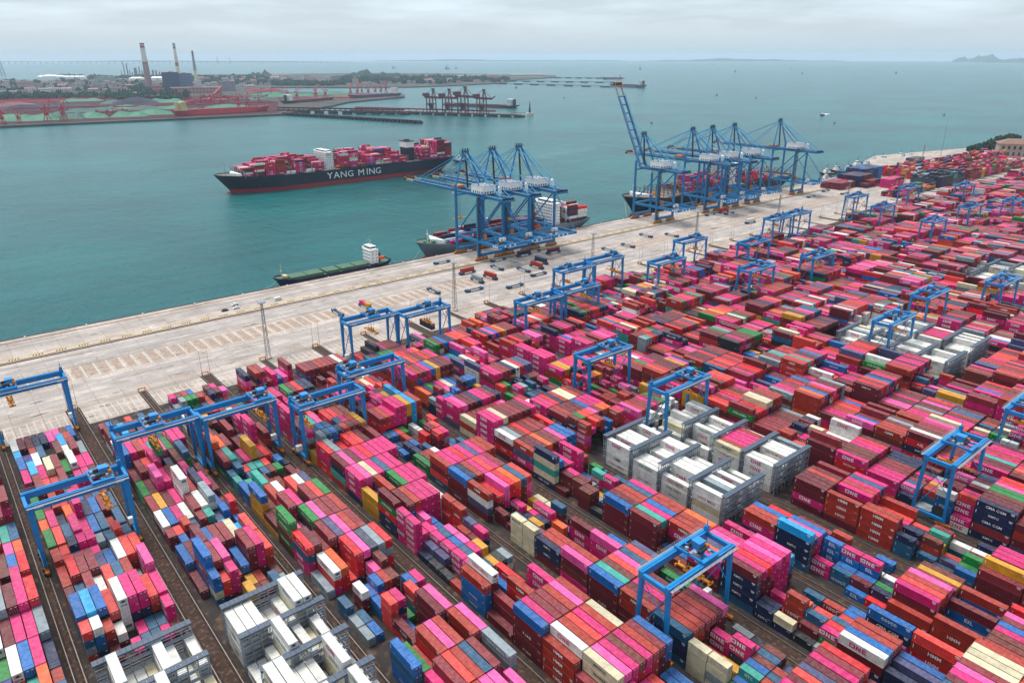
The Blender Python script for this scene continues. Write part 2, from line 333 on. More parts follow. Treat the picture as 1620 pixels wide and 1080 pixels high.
QX0, QX1, QY = -260.0, 1075.0, 502.0
YARDY = 353.0
# quay deck: one solid platform down to below the water, the yard surface lies on it
mb = MB()
mb.prism([(-400, -60), (1900, -60), (1900, 470), (1640, 520), (1500, 520), (1270, 575), (1200, 560), (1085, 476), (QX1, 476), (QX1, QY), (-400, QY)], SEA - 3, 0.0)
struct('quay_deck', mb, M_APRON)
mb = MB(); mb.sheet(-390, 1890, -50, YARDY, 0.006); struct('yard_pavement', mb, M_YARD)
mb = MB()
mb.box(-399, QX1, QY, QY + .6, -1.2, 0.35, 0); struct('quay_edge_beam', mb, paint('edge_beam_rust', '#5B3B33', .85, .3, .5, dirt='#241C1A', dirt_amt=.7))
fend = MB(); fend.box(-.9, .9, 0, 1.1, -3.6, -.4, 0); fend.box(-.7, .7, 1.1, 1.5, -3.2, -.7, 0); fme = fend.mesh('quay_fender', BLACKRUB)
g = empty('quay_fender_row', 'row of black rubber fenders bolted along the quay edge below the kerb', 'fenders')
for i in range(80):
    x = -60 + i * 14.2
    inst('fender', fme, g, (x, QY + .6, 0))
boll = MB(); boll.tube((0,0,0), (0,0,.7), .35, .28); boll.tube((0,0,.7), (0,0,.95), .55, .5); bme = boll.mesh('bollard', WHITE)
for i in range(30):
    o = inst('bollard', bme, None, (34 + i * 33.0, QY - 1.6, 0)); tag(o, f"small pale mooring bollard on the quay rim, {ORD[i+1]} counting from the left edge", 'bollard', 'mooring bollards along the quay rim')

# crane rails and cable trench on the apron, hazard marks beside the landside rail
mb = MB(); mb.sheet(-395, QX1, 458.6, 460.4, .005); mb.sheet(-395, QX1, 461.4, 462.4, .005); mb.sheet(-395, QX1, 496.0, 496.8, .005); struct('crane_rail_bed', mb, TIMB)
mb = MB(); mb.box(-395, QX1, 461.8, 462.0, .006, .13); mb.box(-395, QX1, 496.3, 496.5, .006, .13); mb.box(-395, QX1, 459.4, 459.7, .006, .2); struct('quay_crane_rails', mb, paint('rail_brown', '#6A4A3C', .7, .3, .4))
mb = MB(); mb.sheet(-395, QX1, 463.0, 467.2, .005); struct('trench_cover_strip', mb, paint('trench_concrete', '#B5A58F', .85, .2, .2, dirt='#7A6B58', dirt_amt=.6))
def hazard():
    a = MB(); i = 0; x = -200.0
    while x < 1060:
        for s in range(8):
            x0 = x + s * .72
            a.add([(x0, 464.1, .010), (x0 + .72, 464.1, .010), (x0 + .72 + .5, 466.2, .010), (x0 + .5, 466.2, .010)], [(0,1,2,3)], s % 2)
        x += 11.6; i += 1
    struct('hazard_markings', a, [paint('hazard_yellow', '#C9A227', .7, .2, .8), paint('hazard_black', '#1B1A18', .8)])
hazard()
# transfer slots: worn bays in two bands along the apron and lanes running into the blocks
mb = MB(); ml = MB()
x = 20.0; i = 0
while x < 900:
    if not (330 < x < 470 or 580 < x < 640):
        mb.sheet(x, x + 3.6, 413 + (i % 3) * .5, 430.5 - (i % 2), .006)
        ml.sheet(x + 4.3, x + 5.1, 411.5, 431.8, .007)
    x += 6.4; i += 1
x = -30.0
while x < 1000:
    ml.sheet(x, x + .55, 354.5, 372 + RND.uniform(-3, 1), .007)
    x += 2.93
struct('transfer_slots', mb, M_SLOT); struct('slot_lines', ml, M_LINE)
mb = MB()
for y, w in ((388, 3.2), (396, 2.4), (403, 1.8), (441, 3.0), (447.5, 2.2), (453.5, 1.2), (476, 1.4), (486, 2.2)): mb.sheet(-380, 1060, y, y + w, .004)
struct('worn_lane_bands', mb, paint('tyre_polished_lane', '#989596', .8, .14, .04, dirt='#CFC4BE', dirt_amt=.6))

# ------------------------------------------------------------------ yard blocks
RP, NROW, BP, G0 = 2.66, 9, 12.55, 100.5
def bx(k): return (8.5 + 62.7 * (k // 2)) if k % 2 == 0 else (41.0 + 62.7 * ((k - 1) // 2))
def railL(k): return bx(k) - 2.1
def railR(k): return bx(k) + 23.6 + 2.1
RY = [178.3, 163.9, 149.5, 135.1, 120.7]
RACKB = (0, 1, 6, 7, 12, 13, 18, 19)
KMIN, KMAX = -2, 42
# gap surfaces, rails, sleepers
mud = MB(); bed = MB(); ral = MB()
for k in range(KMIN, KMAX):
    a, b_ = railR(k), railL(k + 1)
    if b_ - a > 1.2: mud.sheet(a + .5, b_ - .5, -40, YARDY + 22, .010)
    for xr in (railL(k), railR(k)):
        bed.sheet(xr - .75, xr + .75, -40, YARDY + 22, .014 + .002 * (k % 2))
        ral.box(xr - .11, xr + .11, -40, YARDY + 21, .016, .2)
struct('muddy_track_between_blocks', mud, M_MUD); struct('yard_rail_beds', bed, TIMB); struct('yard_crane_rails', ral, RAILST)

def hsh(*a):
    return random.Random(str(a))
PAL_L = dict(P=11, p=5, M=10, m=13, B=10, N=5, R=7, C=10, b=10, n=5, s=6, c=4, g=5, w=9, y=3, Y=2, t=2.5, O=2.5, u=3, i=1)
PAL_R = dict(P=18, p=6, M=19, m=18, B=18, N=6, R=9, C=6, b=4.5, n=6.5, s=2, g=3, w=3.5, y=2, Y=1.5, t=1, O=2, u=3, W=2, k=1)
PAL_20 = dict(P=14, p=3, M=12, m=10, B=11, N=7, R=5, C=5, b=7, n=12, s=7, g=6, w=2, y=5, Y=4, t=2, O=1, u=4, W=2, k=3)
def pick(r, pal):
    t = r.random() * sum(pal.values())
    for c, w in pal.items():
        t -= w
        if t <= 0: return c
    return 'M'
# hand-set stacks where the photograph shows them: (block, bay) -> nine rows, bottom tier first
OV = {}
def _r(s): return (s.split() + ['-'] * 9)[:9]
def _p(s):
    S = [('' if q == '-' else q) for q in _r(s)]
    return S
for _k, _n, *_s in [
 # second block from the left edge
 (0,17,'nb ii Nw - w BMN Mw MMm sy'),(0,16,'MP MNc BP MNW BBm Mg MBw MP NP'),(0,15,'g BNm MC BC wwm P PP NP BM'),
 (0,14,'g M MB C ms b M s m'),(0,13,'O MP n OO MPPP nn Nb Mm ss'),(0,12,'gg BC ns PPP PP yb ys B bs'),
 (0,11,'MC BC Nin PPP PPP yy ss MBC ys','bsB MR nb PP MP y Nys BC bb'),
 (0,10,'BB MMR MMm MMm su Mb MMw BBC BBC'),(0,9,'BM bs sBm Mw MMC MNs MBB y MPPp'),(0,8,'snbb sssc MMbb nRC wwww MnPP MnPP MBC PPP'),(0,7,'BysC nsbw MMB Mw - P s s PPP','- - M - P s s P N'),
 # third block
 (1,14,'MM MMm MMC PPPP - nn MsN gggs -'),(1,13,'gg MM PPPp PPP MMm nb PPP M MM'),(1,12,'gm wY MM bP wwwww MMB MMMn PPP MM'),(1,11,'Mw bb PP ww MMm MMw wwwy sb M'),
 (1,10,'Mm MC MMB ss MMm MMt Mu bbb MRRR','- bb s t N n bc b bb'),(1,9,'Mb MM PPPM Mbb MMm bMm bbW sc MMC'),(1,8,'M Wbmbb bMCm MPCp B Mb MMMm MPPP BBC'),
 (1,7,'- sWbb nRC MPPP - Y B - N','- - - - YY M N ss y'),
 # fourth block
 (2,15,'MM MNM BM - MMm - MPPP Mm BB'),(2,14,'MMMO tBO MMm - MM nu MPPPP N MBm'),(2,13,'gnm MBt Bn MP MYYY PN RR B -'),(2,12,'ss nns MC bt wt MC - Mb k','tt b ss t bs MN Bg - -'),(2,11,'bb st ytt gM m N - uM B'),
 (2,10,'YYYb MN wwB www t mmC Puw MMu -'),(2,9,'YM NM MPPm MPPP b MMMm MMBC MMgg YY'),(2,8,'MgNgg MPp Mm nnng MMPp MMMm MMMm MMMB -'),(2,7,'PPsR MMnM MPm PPMm MMMu PPPp MMBB MMMm -'),
 (2,6,'y PRw RRO R nRRR MRRp RRnd RRyy RRyR'),(2,5,'- - - - - PPp MMNN - -','ss - MMw sb PPb MMB MMN - -'),(2,4,'y s - sb - - - Mmb mmP','y b - CCCC nPnP g BsBC - -'),
 (2,3,'- - - BM b - MMMM MMMp -'),(2,2,'bbsb ggg MB RRRB PPPp MMMB - BBBB BBBp'),(2,1,'MB PPP MMMm BBBC MMsB ssss BBBm - PPyy'),(2,0,'MMs BBs MMMC MMMB PPPp PPPp - PPp -'),
 # fifth block
 (3,15,'PPPPP MMM MM PPP MNN MNu MM MB -'),(3,14,'PPPPP M wM mM MBC MP N MM M'),(3,9,'nPPP MMPp MMMW PPPP MMMs MMPP MMMP - w'),(3,8,'YYY MP MuuB - ngng PPPP PPPP PPPP p'),(3,7,'nnRgM OO MnbM MMPB PPPP PPPP PPPP www -'),
 (3,6,'PPPPP - - wPp sb - - RRBB -','PPPPP PPP PPP Pp Mb O - RRBB -'),(3,5,'n nu PPP MMs PPp Y MB nMu -','k Mu PPP MMb PPp M MM nnP -'),(3,4,'k - PPP Mss MPP YYY - - -','B - PPP nb Ms YY nk Wy -'),
 (3,3,'bbbB MMMMw - - b MR - - -'),(3,2,'M MMm - MMRB - - MPPP - b'),(3,1,'MMMMb MMMMP MMMMm MMMmm BBBBB PPPPp BBBBB tt -'),(3,0,'BBBB MMMMw BBBBB BBMBC PPPPP MMMMB MMMMW MBB -'),
 (3,-1,'MMm MMMWW MMMPp MMMPP MMBBN MMMPP BBBBB BPMMm ngMbb'),(3,-2,'MM MMP MMMP MMM PPP MMC - nb bb'),
 # sixth block
 (4,13,'MRM MRB MPP MPPP MMPP MYYY ccccc MMBB -'),(4,12,'MRRm MRRB MPPP MMPPP MMPPP MnMYY ccccc MMMBB -'),(4,11,'ss bb nC gg - ww g gg B','s n nB g M sw g RRRR m'),(4,10,'b sn nb B RRR yNNM PCyC g -','- nn m Rs M MMMR sRyP b s'),(4,9,'gg NN RB ww g n b s ss'),
 (4,7,'MMMb MMMn MMMB PPPP BBBC PPPP MMMm www -'),(4,6,'MuwB - MMR nPpp RRRR BBRO MMMs PPpC -'),(4,5,'- MM - - MP Y - Y W','- M Ms - n P PP M W'),(4,4,'WWWW Mm Mn YY nn MPP - PNs -','WWWW PPs PR - - BO b - k'),
 (4,3,'Mnn MnB MMB - - - PPM y y'),(4,2,'PNMp BMMB - - - PPPp - - bb'),(4,1,'MMMb MMMt MMMN BBBC PPPp MMMs MMMC MMMu -'),(4,0,'MMBB YMMM MMMP MMMB MMMM b sb ggg w'),(4,-1,'snns MMBB MMBB MMMm BBBB MMMM MMMp - -'),
 (4,-2,'WWWW - BB - PPP - - - y','WyWW - BY Y nnPP PPP - n k'),(4,-3,'ng nb nnt MMb MMN MMs MMN - -','Mg Mb MMB MMs MMB Ct nu - -'),
 # seventh block
 (5,6,'nWtWn PPPb MMM MPP - PPPP MMB - -'),(5,5,'M MNM PPP Y - b - gg s','- MMN MNM Ny - PPt ss Y -'),(5,4,'MMN MMN y Y - tPP - Ys b','k - s Y Mb - nb b -'),(5,3,'MMMb PMnM MMMB MMMB MMMs PPPP - - -'),(5,2,'MMMm MMBt PPPP MMMb MMMB MMMB - - -'),(5,1,'N b MMPB MMMB BBBB BBBO - - -'),
 (5,0,'MMPP BBBO MMMu MMMu PPPp PPPP - PPPP -'),(5,-1,'snnnM MMMMP MMMMR MMMPP PPPPp PPPPP PPPPp MMbc -'),(5,-2,'nn sn R PP - - - - -','nW - BBBB BBO uu - ss N -'),(5,-3,'k MM MBs MC MC - sB - -','y MgP MMR MMs CC CC nb nb -'),
 (5,-4,'WnMw MMMb MMMB MMMB M - MPnb PMB -'),(5,-5,'Wnn w nnu MMb - - MRBC - -'),
 # eighth block
 (6,13,'wwwwu nb bb MMM PPP n MMm gg -'),(6,1,'MMMp MMMP MMMN MMMN - - - s PM'),(6,0,'MnPB MMMB MMMb - BB BB BR n -'),(6,-1,'snnnc MMBu PPPp MMMb - MMm - - -'),(6,-2,'- PP k bbbb - BBBB - - -','- ss bb bbbP - Mm - - -'),(6,-3,'b gM nb bbbP kw C - sb -','R gn bg yn kw B M - -'),
 (6,-4,'MB MMMP MMMC MMBB PPPp - MMm MMY MMN'),(6,-5,'BBB MB - - bbM - - MbB w'),
 # ninth block
 (7,13,'PPPPP PPPPP MMnM k nn - s PP -'),(7,12,'PPPPP MPPPP PPPPP nnRn - ss nn nk s'),(7,0,'MPMM MPPM MMMM MMMB MMMM PPP PMMm - -'),(7,-1,'MBBB - - MMMP MMMB PPPP MMMs PPPP -'),(7,-2,'BBBB BBBB - - PP nC MBB - -'),(7,-3,'ssn kn MPn - nn MC - - -','- s BBN YY ggt RRm MO - -'),(7,-4,'n - u B - sw - - -','sb ng gng - MM tw - nn -'),(7,-5,'MMm MMMY MMB - yMP PPP PPP - -')]:
    OV[(_k, _n)] = tuple(_p(q) for q in _s) if len(_s) == 2 else _p(_s[0])
TXO = {(3,3,1):'YANG MING', (3,0,0):'HMM', (3,2,3):'HMM', (5,-1,0):'KMTC', (5,-4,0):'SINOLINES', (6,-2,3):'ESL', (6,-3,3):'ESL', (7,-1,0):'HMM', (7,-2,0):'HMM', (6,-5,4):'ESL', (3,1,1):'ONE', (3,0,1):'ONE', (5,-4,0):'ONE', (5,-5,6):'HMM', (6,13,0):'YANG MING', (2,8,0):'EVERGREEN', (2,8,3):'EVERGREEN', (3,7,0):'EVERGREEN', (4,6,0):'HMM'}
CONT = []   # dict(x,y,z,L,H,c,t,k,n,row,half,tier,ntier,reefer)
HT = {}     # (k, slotkey) -> heights list for exposure tests
def stack_specs(k, n):
    """returns list of (half, yfar, L, [9 stacks]) for one bay; half: '' for 40-foot, 'a' seaward, 'b' landward"""
    y1 = G0 + BP * (n + 1) - .17
    if (k, n) in OV:
        v = OV[(k, n)]
        if isinstance(v, tuple): return [('a', y1, 6.06, v[0]), ('b', y1 - 6.30, 6.06, v[1])]
        return [('', y1, 12.19, v)]
    r = hsh('bay', k, n)
    pal = PAL_L if k <= 2 else PAL_R
    out = []
    is20 = r.random() < (.20 if n < 17 else .35)
    lvl = r.choice([5,5,5,4,4,4,3,3]) if k > 2 else r.choice([5,4,4,4,3,3,2])
    if n >= 17: lvl = r.choice([4,4,3,3,2,1])
    if n >= 19: lvl = r.choice([2,1,0,0,3])
    flat = r.random() < (.72 if k > 2 else .45)
    if k >= 8 and n < 17: flat = r.random() < .86
    def stacks(sub):
        S = []; prev = None
        for row in range(NROW):
            rr = hsh('row', k, n, row, sub)
            h = lvl if flat and rr.random() < .93 else lvl + rr.choice([0,0,-1,-1,1,-1])
            if is20: h = lvl + rr.choice([0,-1,-1,-2,-3,0]) if not flat or rr.random() < .35 else lvl
            h = max(0 if (is20 or n >= 17 or rr.random() < .3) else 1, min(5, h))
            p = PAL_20 if is20 else pal
            base = prev if (prev and rr.random() < .30) else pick(rr, p)
            if row == 0 and k > 3 and not is20: base = 'P' if rr.random() < .42 else base
            s = ''
            for t in range(h):
                if rr.random() < .52: s += base
                else: s += pick(rr, p)
            prev = s[-1] if s else prev
            S.append(s)
        return S
    if is20: return [('a', y1, 6.06, stacks('a')), ('b', y1 - 6.30, 6.06, stacks('b'))]
    return [('', y1, 12.19, stacks(''))]
def reefer_specs(k, i):
    y1 = RY[i] - .95
    key = (k, 'r%d' % i)
    if key in OV: return [('', y1, 12.19, OV[key])]
    r = hsh('reef', k, i)
    S = []
    for row in range(NROW):
        h = r.choice([5,3,1,2,2,4,1,3]) if k < 6 else r.choice([4,3,4,3,3,2,4,1])
        S.append(''.join(r.choice('wwwwwwwwwwwwwWy' if k >= 6 else 'wwwwwwwwwW') for _ in range(h)))
    if k in (7, 13) and i == 2: S = S[:1] + ['PPBB', 'PPMP', 'MBPP', 'BPMP', 'MPPP', 'PPMB'] + S[7:]
    return [('', y1, 12.19, S)]
BAYS = {}
for k in range(KMIN, KMAX):
    bays = []
    top = 19 if k > -5 else 18
    ns = [n_ for n_ in range(-7, top + 1)]
    for n_ in ns:
        ya, yb = G0 + BP * n_, G0 + BP * (n_ + 1)
        if k in RACKB and not (ya >= 180.5 or yb <= 119.5): continue
        bays += [(n_, sp) for sp in stack_specs(k, n_)]
    if k in RACKB:
        for i in range(len(RY) - 1): bays += [('r%d' % i, sp) for sp in reefer_specs(k, i)]
        if k in (7, 13, 19): 
            r = hsh('extra', k); bays.append(('rx', ('', RY[0] + 12.9, 12.19 if False else 9.2, ['w' * r.choice([2,3,4,1]) for _ in range(NROW)])))
    bays.sort(key=lambda t: -t[1][1])
    BAYS[k] = bays
CX0 = {}
for k, bays in BAYS.items():
    prevh = None
    for bi, (n_, (half, y1, Lc, S)) in enumerate(bays):
        if n_ == 'rx': Lc = 6.06
        hc = 2.90 if Lc > 7 else 2.59
        nxt = bays[bi+1][1][3] if bi + 1 < len(bays) else [''] * 9
        prv = bays[bi-1][1][3] if bi else [''] * 9
        for row in range(NROW):
            st = S[row]
            for t, c in enumerate(st):
                exposed = t == len(st) - 1
                for nb in ((S[row-1] if row else ''), (S[row+1] if row < 8 else ''), nxt[row], prv[row]):
                    if len(nb) <= t: exposed = True
                if not exposed: continue
                rr = hsh('c', k, n_, half, row, t)
                X = bx(k) + RP * row + 1.22 + rr.uniform(-.06, .06); Y = y1 - Lc / 2 + rr.uniform(-.08, .08)
                pc = [project(X + a, Y + b_, t * hc + 1.5) for a in (-1.3, 1.3) for b_ in (-Lc/2, Lc/2)]
                if min(p[2] for p in pc) < 5: continue
                if max(p[0] for p in pc) < -260 or min(p[0] for p in pc) > 1880 or min(p[1] for p in pc) > 1330: continue
                reef = c in 'wW' and isinstance(n_, str)
                tx = text_for(c, rr)
                if (k, n_, row) in TXO:
                    q = TXO[(k, n_, row)]; ok = {'HMM':'BR','KMTC':'n','SINOLINES':'n','ESL':'b','YANG MING':'w','ONE':'Ppw','EVERGREEN':'g'}[q]
                    if c in ok: tx = q
                if k == 5 and n_ == -4 and row == 0: tx = {'w':'ONE','n':'SINOLINES'}.get(c, '')
                if c == 'w' and isinstance(n_, str) and rr.random() < .2: tx = rr.choice(['EVERGREEN', 'HMM', 'HYUNDAI'])
                if Lc < 7 and tx in ('YANG MING', 'EVERGREEN', 'SINOLINES', 'HYUNDAI', 'CMA CGM'): tx = ''
                CONT.append(dict(x=X, y=Y, z=t * hc + .03, L=Lc, H=hc, c=c, t=tx, k=k, n=n_, row=row, half=half, tier=t, nt=len(st), reef=reef or (c == 'w' and rr.random() < .35),
                                 left=(len(S[row-1]) if row else 0) <= t, front=len(nxt[row]) <= t, top=t == len(st) - 1, v=rr.uniform(.86, 1.14), pc=pc))
# a container rides under some spreaders and on the vehicles: filled in later, appended to FREE
FREE = []   # dict(x,y,z,L,H,c,t,axis)
# score = how large the container shows in the picture
def quad_area(P):
    a = 0
    for i in range(len(P)):
        x0, y0 = P[i]; x1, y1 = P[(i+1) % len(P)]; a += x0*y1 - x1*y0
    return abs(a) / 2
for c in CONT:
    X, Y, z, L_, H_ = c['x'], c['y'], c['z'], c['L'], c['H']
    pr = lambda a, b_, h: project(X + a, Y + b_ * L_/2, z + h)[:2]
    cx, cy, _ = project(X, Y, z + H_)
    s = 0
    if c['top']: s += quad_area([pr(-1.2,-1,H_), pr(1.2,-1,H_), pr(1.2,1,H_), pr(-1.2,1,H_)])
    if c['left']: s += quad_area([pr(-1.2,-1,0), pr(-1.2,-1,H_), pr(-1.2,1,H_), pr(-1.2,1,0)])
    if c['front']: s += quad_area([pr(-1.2,-1,0), pr(1.2,-1,0), pr(1.2,-1,H_), pr(-1.2,-1,H_)])
    c['score'] = s if (8 < cx < 1612 and cy < 1072) else 0
ranked = sorted(CONT, key=lambda c: -c['score'])
NEAR = ranked[:300]; nearset = set(id(c) for c in NEAR)
def tone(c, v=1.0): return tuple(min(1, q * v) for q in CL[c])

# near containers: frame and ribbed shell, doors, lettering
def shell_mesh(L_, H_):
    a = MB(); W = 2.44; hx, hy = W/2, L_/2
    for sx in (-1, 1):
        for sy in (-1, 1):
            a.box(sx*hx - (.16 if sx > 0 else 0), sx*hx + (0 if sx > 0 else .16), sy*hy - (.17 if sy > 0 else 0), sy*hy + (0 if sy > 0 else .17), 0, H_, 0)
    for sx in (-1, 1):
        x0, x1 = (hx - .09, hx - .004) if sx > 0 else (-hx + .004, -hx + .09)
        a.box(x0, x1, -hy + .17, hy - .17, 0, .16, 0); a.box(x0, x1, -hy + .17, hy - .17, H_ - .10, H_ - .004, 0)
    for sy in (-1, 1):
        y0, y1 = (hy - .12, hy - .004) if sy > 0 else (-hy + .004, -hy + .12)
        a.box(-hx + .16, hx - .16, y0, y1, 0, .16, 0); a.box(-hx + .16, hx - .16, y0, y1, H_ - .12, H_ - .004, 0)
    # corrugated long walls
    np_ = int((L_ - .34) / .56); p = (L_ - .34) / np_
    for sx in (-1, 1):
        xo, xi = sx * (hx - .03), sx * (hx - .085)
        prof = []
        for i in range(np_):
            y = -hy + .17 + i * p
            prof += [(xo, y), (xo, y + p * .36), (xi, y + p * .5), (xi, y + p * .86)]
        prof.append((xo, hy - .17))
        vs = [(x, y, .16) for x, y in prof] + [(x, y, H_ - .10) for x, y in prof]; m = len(prof)
        fs = [((i, i+1, m+i+1, m+i) if sx < 0 else (i+1, i, m+i, m+i+1)) for i in range(m-1)]
        fs = [f[::-1] for f in fs]
        a.add(vs, fs, 0)
    # roof with shallow pressed ribs
    nr = int((L_ - .4) / 1.1); p = (L_ - .3) / nr; prof = []
    for i in range(nr):
        y = -hy + .15 + i * p
        prof += [(y, H_ - .035), (y + p * .78, H_ - .035), (y + p * .84, H_ - .075), (y + p * .94, H_ - .075)]
    prof.append((hy - .15, H_ - .035)); m = len(prof)
    a.add([(-hx + .08, y, z) for y, z in prof] + [(hx - .08, y, z) for y, z in prof], [(m+i, m+i+1, i+1, i)[::-1] for i in range(m-1)], 0)
    # blind end wall at the seaward side and the floor
    a.add([(-hx+.16, hy-.05, .16), (hx-.16, hy-.05, .16), (hx-.16, hy-.05, H_-.12), (-hx+.16, hy-.05, H_-.12)], [(0,3,2,1)], 0)
    a.add([(-hx+.16, -hy+.10, .16), (hx-.16, -hy+.10, .16), (hx-.16, -hy+.10, H_-.12), (-hx+.16, -hy+.10, H_-.12)], [(0,1,2,3)], 0)
    a.box(-hx + .1, hx - .1, -hy + .13, hy - .13, .04, .15, 1)
    return a.mesh('container_shell', [MC_OBJ, M_DARKGAP])
def door_mesh(H_):
    a = MB(); w = 1.05
    a.box(-w/2, w/2, -.05, 0, .17, H_ - .13, 0)
    for i in range(4): 
        z0 = .35 + i * (H_ - .75) / 4; a.box(-w/2 + .08, w/2 - .08, -.075, -.05, z0, z0 + (H_ - .75) / 4 - .16, 0)
    for x in (-.28, .26): a.tube((x, -.11, .15), (x, -.11, H_ - .12), .022, n=5, mi=1)
    for x in (-.28, .26): a.box(x - .02, x + .2, -.13, -.09, .95, 1.02, 1)
    a.box(-.12, .42, -.084, -.077, H_ - .72, H_ - .5, 2)
    return a.mesh('container_door', [MC_OBJ, GREYST, WHITE])
def reefer_mesh(H_):
    a = MB(); a.box(-1.05, 1.05, -.06, 0, .17, H_ - .13, 0)
    a.box(-.8, .8, -.10, -.06, H_ * .52, H_ * .86, 1); a.tube((0, -.10, H_ * .69), (0, -.15, H_ * .69), .36, n=12, mi=2); a.box(-.85, .2, -.09, -.06, .35, 1.1, 1); a.box(.35, .85, -.10, -.06, .4, .9, 2)
    return a.mesh('refrigeration_unit', [MC_OBJ, GREYST, DARK])
SHELL = {2.90: shell_mesh(12.19, 2.90), 2.59: shell_mesh(6.06, 2.59)}
DOOR = {h: door_mesh(h) for h in (2.90, 2.59)}; REEF = {h: reefer_mesh(h) for h in (2.90, 2.59)}
LETM = {}
def letter_mesh(t, H_, L_, side=-1):
    key = (t, H_, L_, side)
    if key not in LETM:
        vs, fs = SHAPES[t]; s = TEXT_H[t]
        wid = (vs[:,0].max() - vs[:,0].min()) * s
        if wid > L_ * .8: s *= L_ * .8 / wid
        cz = H_ * (.52 if t == 'ONE' else .58); off = -.9 if t == 'ONE' else 0
        a = MB()
        if side < 0: a.add([(-1.232, -(x * s) + off * -1, cz + y * s) for x, y in vs], fs, 0)
        else: a.add([(1.232, (x * s) - off * -1, cz + y * s) for x, y in vs], fs, 0)
        LETM[key] = a.mesh('lettering', M_LET)
    return LETM[key]
nmin = {}
for c in NEAR:
    if c['score'] > 0: nmin[c['k']] = max(nmin.get(c['k'], -999), 0)
order = {}
for k, bays in BAYS.items():
    seen = []
    for n_, (half, y1, Lc, S) in sorted(bays, key=lambda t: t[1][1]):
        px, py, w = project(bx(k) + 12, y1 - Lc/2, 9)
        if n_ not in seen and any(c['k'] == k and c['n'] == n_ for c in NEAR): seen.append(n_)
    for i, n_ in enumerate(seen): order[(k, n_)] = i + 1
TIERW = ['top tier', 'second tier', 'third tier', 'fourth tier', 'bottom tier']
for c in NEAR:
    me = SHELL[c['H']]; col = tone(c['c'], c['v'])
    o = inst('shipping_container', me, None, (c['x'], c['y'], c['z']), 0, col)
    down = c['nt'] - 1 - c['tier']
    word = CC[c['c']][1]
    let = ('white-lettered ' if c['c'] not in 'wW' else 'dark-lettered ') if c['t'] else ''
    bo = ORD[order.get((c['k'], c['n']), 1)]; blk = ORD[c['k'] + 2] + ' block'
    if c['half']: lab = f"short {let}{word} container, {TIERW[down]}, {ORD[c['row']+1]} row, {'far' if c['half']=='a' else 'near'} {bo} bay, {blk}"
    else: lab = f"{let}{word} container, {TIERW[down]}, {ORD[c['row']+1]} row, {bo} bay up, {blk} from left"
    tag(o, lab, 'container', 'containers stacked in the yard blocks')
    if c['front']:
        if c['reef']: inst('refrigeration_unit', REEF[c['H']], o, (0, -c['L']/2 + .10, 0), 0, col)
        else:
            for sx in (-1, 1): inst('door', DOOR[c['H']], o, (sx * .54, -c['L']/2 + .10, 0), 0, col)
    if c['t'] and (c['left'] or c['k'] < 0): inst('lettering', letter_mesh(c['t'], c['H'], c['L'], -1 if c['k'] >= 0 else 1), o, (0,0,0), 0, tcol(c['c'], c['t']))

mk = MB()
mk.box(-1.235, -1.222, -5.6, -4.5, 2.35, 2.62); mk.box(-1.235, -1.222, -5.5, -4.7, 1.95, 2.12); mk.box(-1.235, -1.222, 5.35, 5.55, 1.1, 2.3); MK40 = mk.mesh('id_marks', WHITE)
mk = MB(); mk.box(-1.235, -1.222, -2.6, -1.6, 2.05, 2.3); mk.box(-1.235, -1.222, 2.35, 2.5, 1.0, 2.0); MK20 = mk.mesh('id_marks', WHITE)
for o in list(COL.objects):
    if o.name.startswith('shipping_container') and o.data in (SHELL[2.90], SHELL[2.59]) and hsh(o.name).random() < .75: tag(inst('id_marks', MK40 if o.data == SHELL[2.90] else MK20, o), kind='stuff')
# reefer racks
def rack_mesh_parts():
    w = 9 * RP + .5
    fr = MB()
    for i in range(10):
        x = i * RP - .2
        for y in (-.55, .55): fr.box(x - .09, x + .09, y - .09, y + .09, 0, 12.3)
        for z in (2.9, 5.8, 8.7): fr.box(x - .05, x + .05, -.46, .46, z, z + .1)
    for z in (2.95, 5.85, 8.75, 11.65):
        for y in (-.6, .6): fr.box(-.1, 9*RP - .3, y - .05, y + .05, z + .95, z + 1.05); fr.box(-.1, 9*RP - .3, y - .05, y + .05, z - .06, z + .06)
    for i in (0, 4, 8):
        for z in (0, 2.9, 5.8, 8.7): fr.bar((i*RP, -.58, z), ((i+1)*RP - .4, -.58, z + 2.8), .08)
    wk = []
    for z in (2.75, 5.65, 8.55): 
        m = MB(); m.box(-.3, 9*RP - .1, -.5, .5, z, z + .08); wk.append(m.mesh('walkway', RACKTOP))
    tp = MB()
    for i in range(18):
        x0 = -.5 + i * (w / 18); tp.box(x0, x0 + w/18 - .09, -1.05, 1.05, 12.75, 12.87)
    tp.box(-.5, w - .5, -1.0, -.9, 12.3, 12.76); tp.box(-.5, w - .5, .9, 1.0, 12.3, 12.76)
    scr = MB()
    for i in range(9):
        for z in (2.95, 5.85, 8.75):
            for q in range(7): scr.box(i*RP + .15 + q*.33, i*RP + .26 + q*.33, -.62, -.57, z + .1, z + .95)
    return fr.mesh('frame', GREYST), wk, tp.mesh('roof_walkway', RACKTOP), scr.mesh('guard_bars', RACKTOP)
rfr, rwk, rtp, rsc = rack_mesh_parts()
for k in RACKB:
    for i, y in enumerate(RY):
        if k == 1 and i > 3 or k == 0 and i > 2: pass
        px, py, w = project(bx(k) + 12, y, 12)
        if py > 1130: continue
        if k == 7 and i == 0 or (k == 13 and i in (0,)): continue
        r = empty('reefer_rack', f"grey steel reefer rack, {ORD[i+1]} gantry from the sea in {ORD[k+2]} block from left", 'rack', (bx(k), y, 0), 0, 'reefer racks between white containers')
        inst('frame', rfr, r); inst('roof_walkway', rtp, r)
        for m in rwk: inst('walkway', m, r)
        tag(inst('guard_bars', rsc, r), kind='stuff')

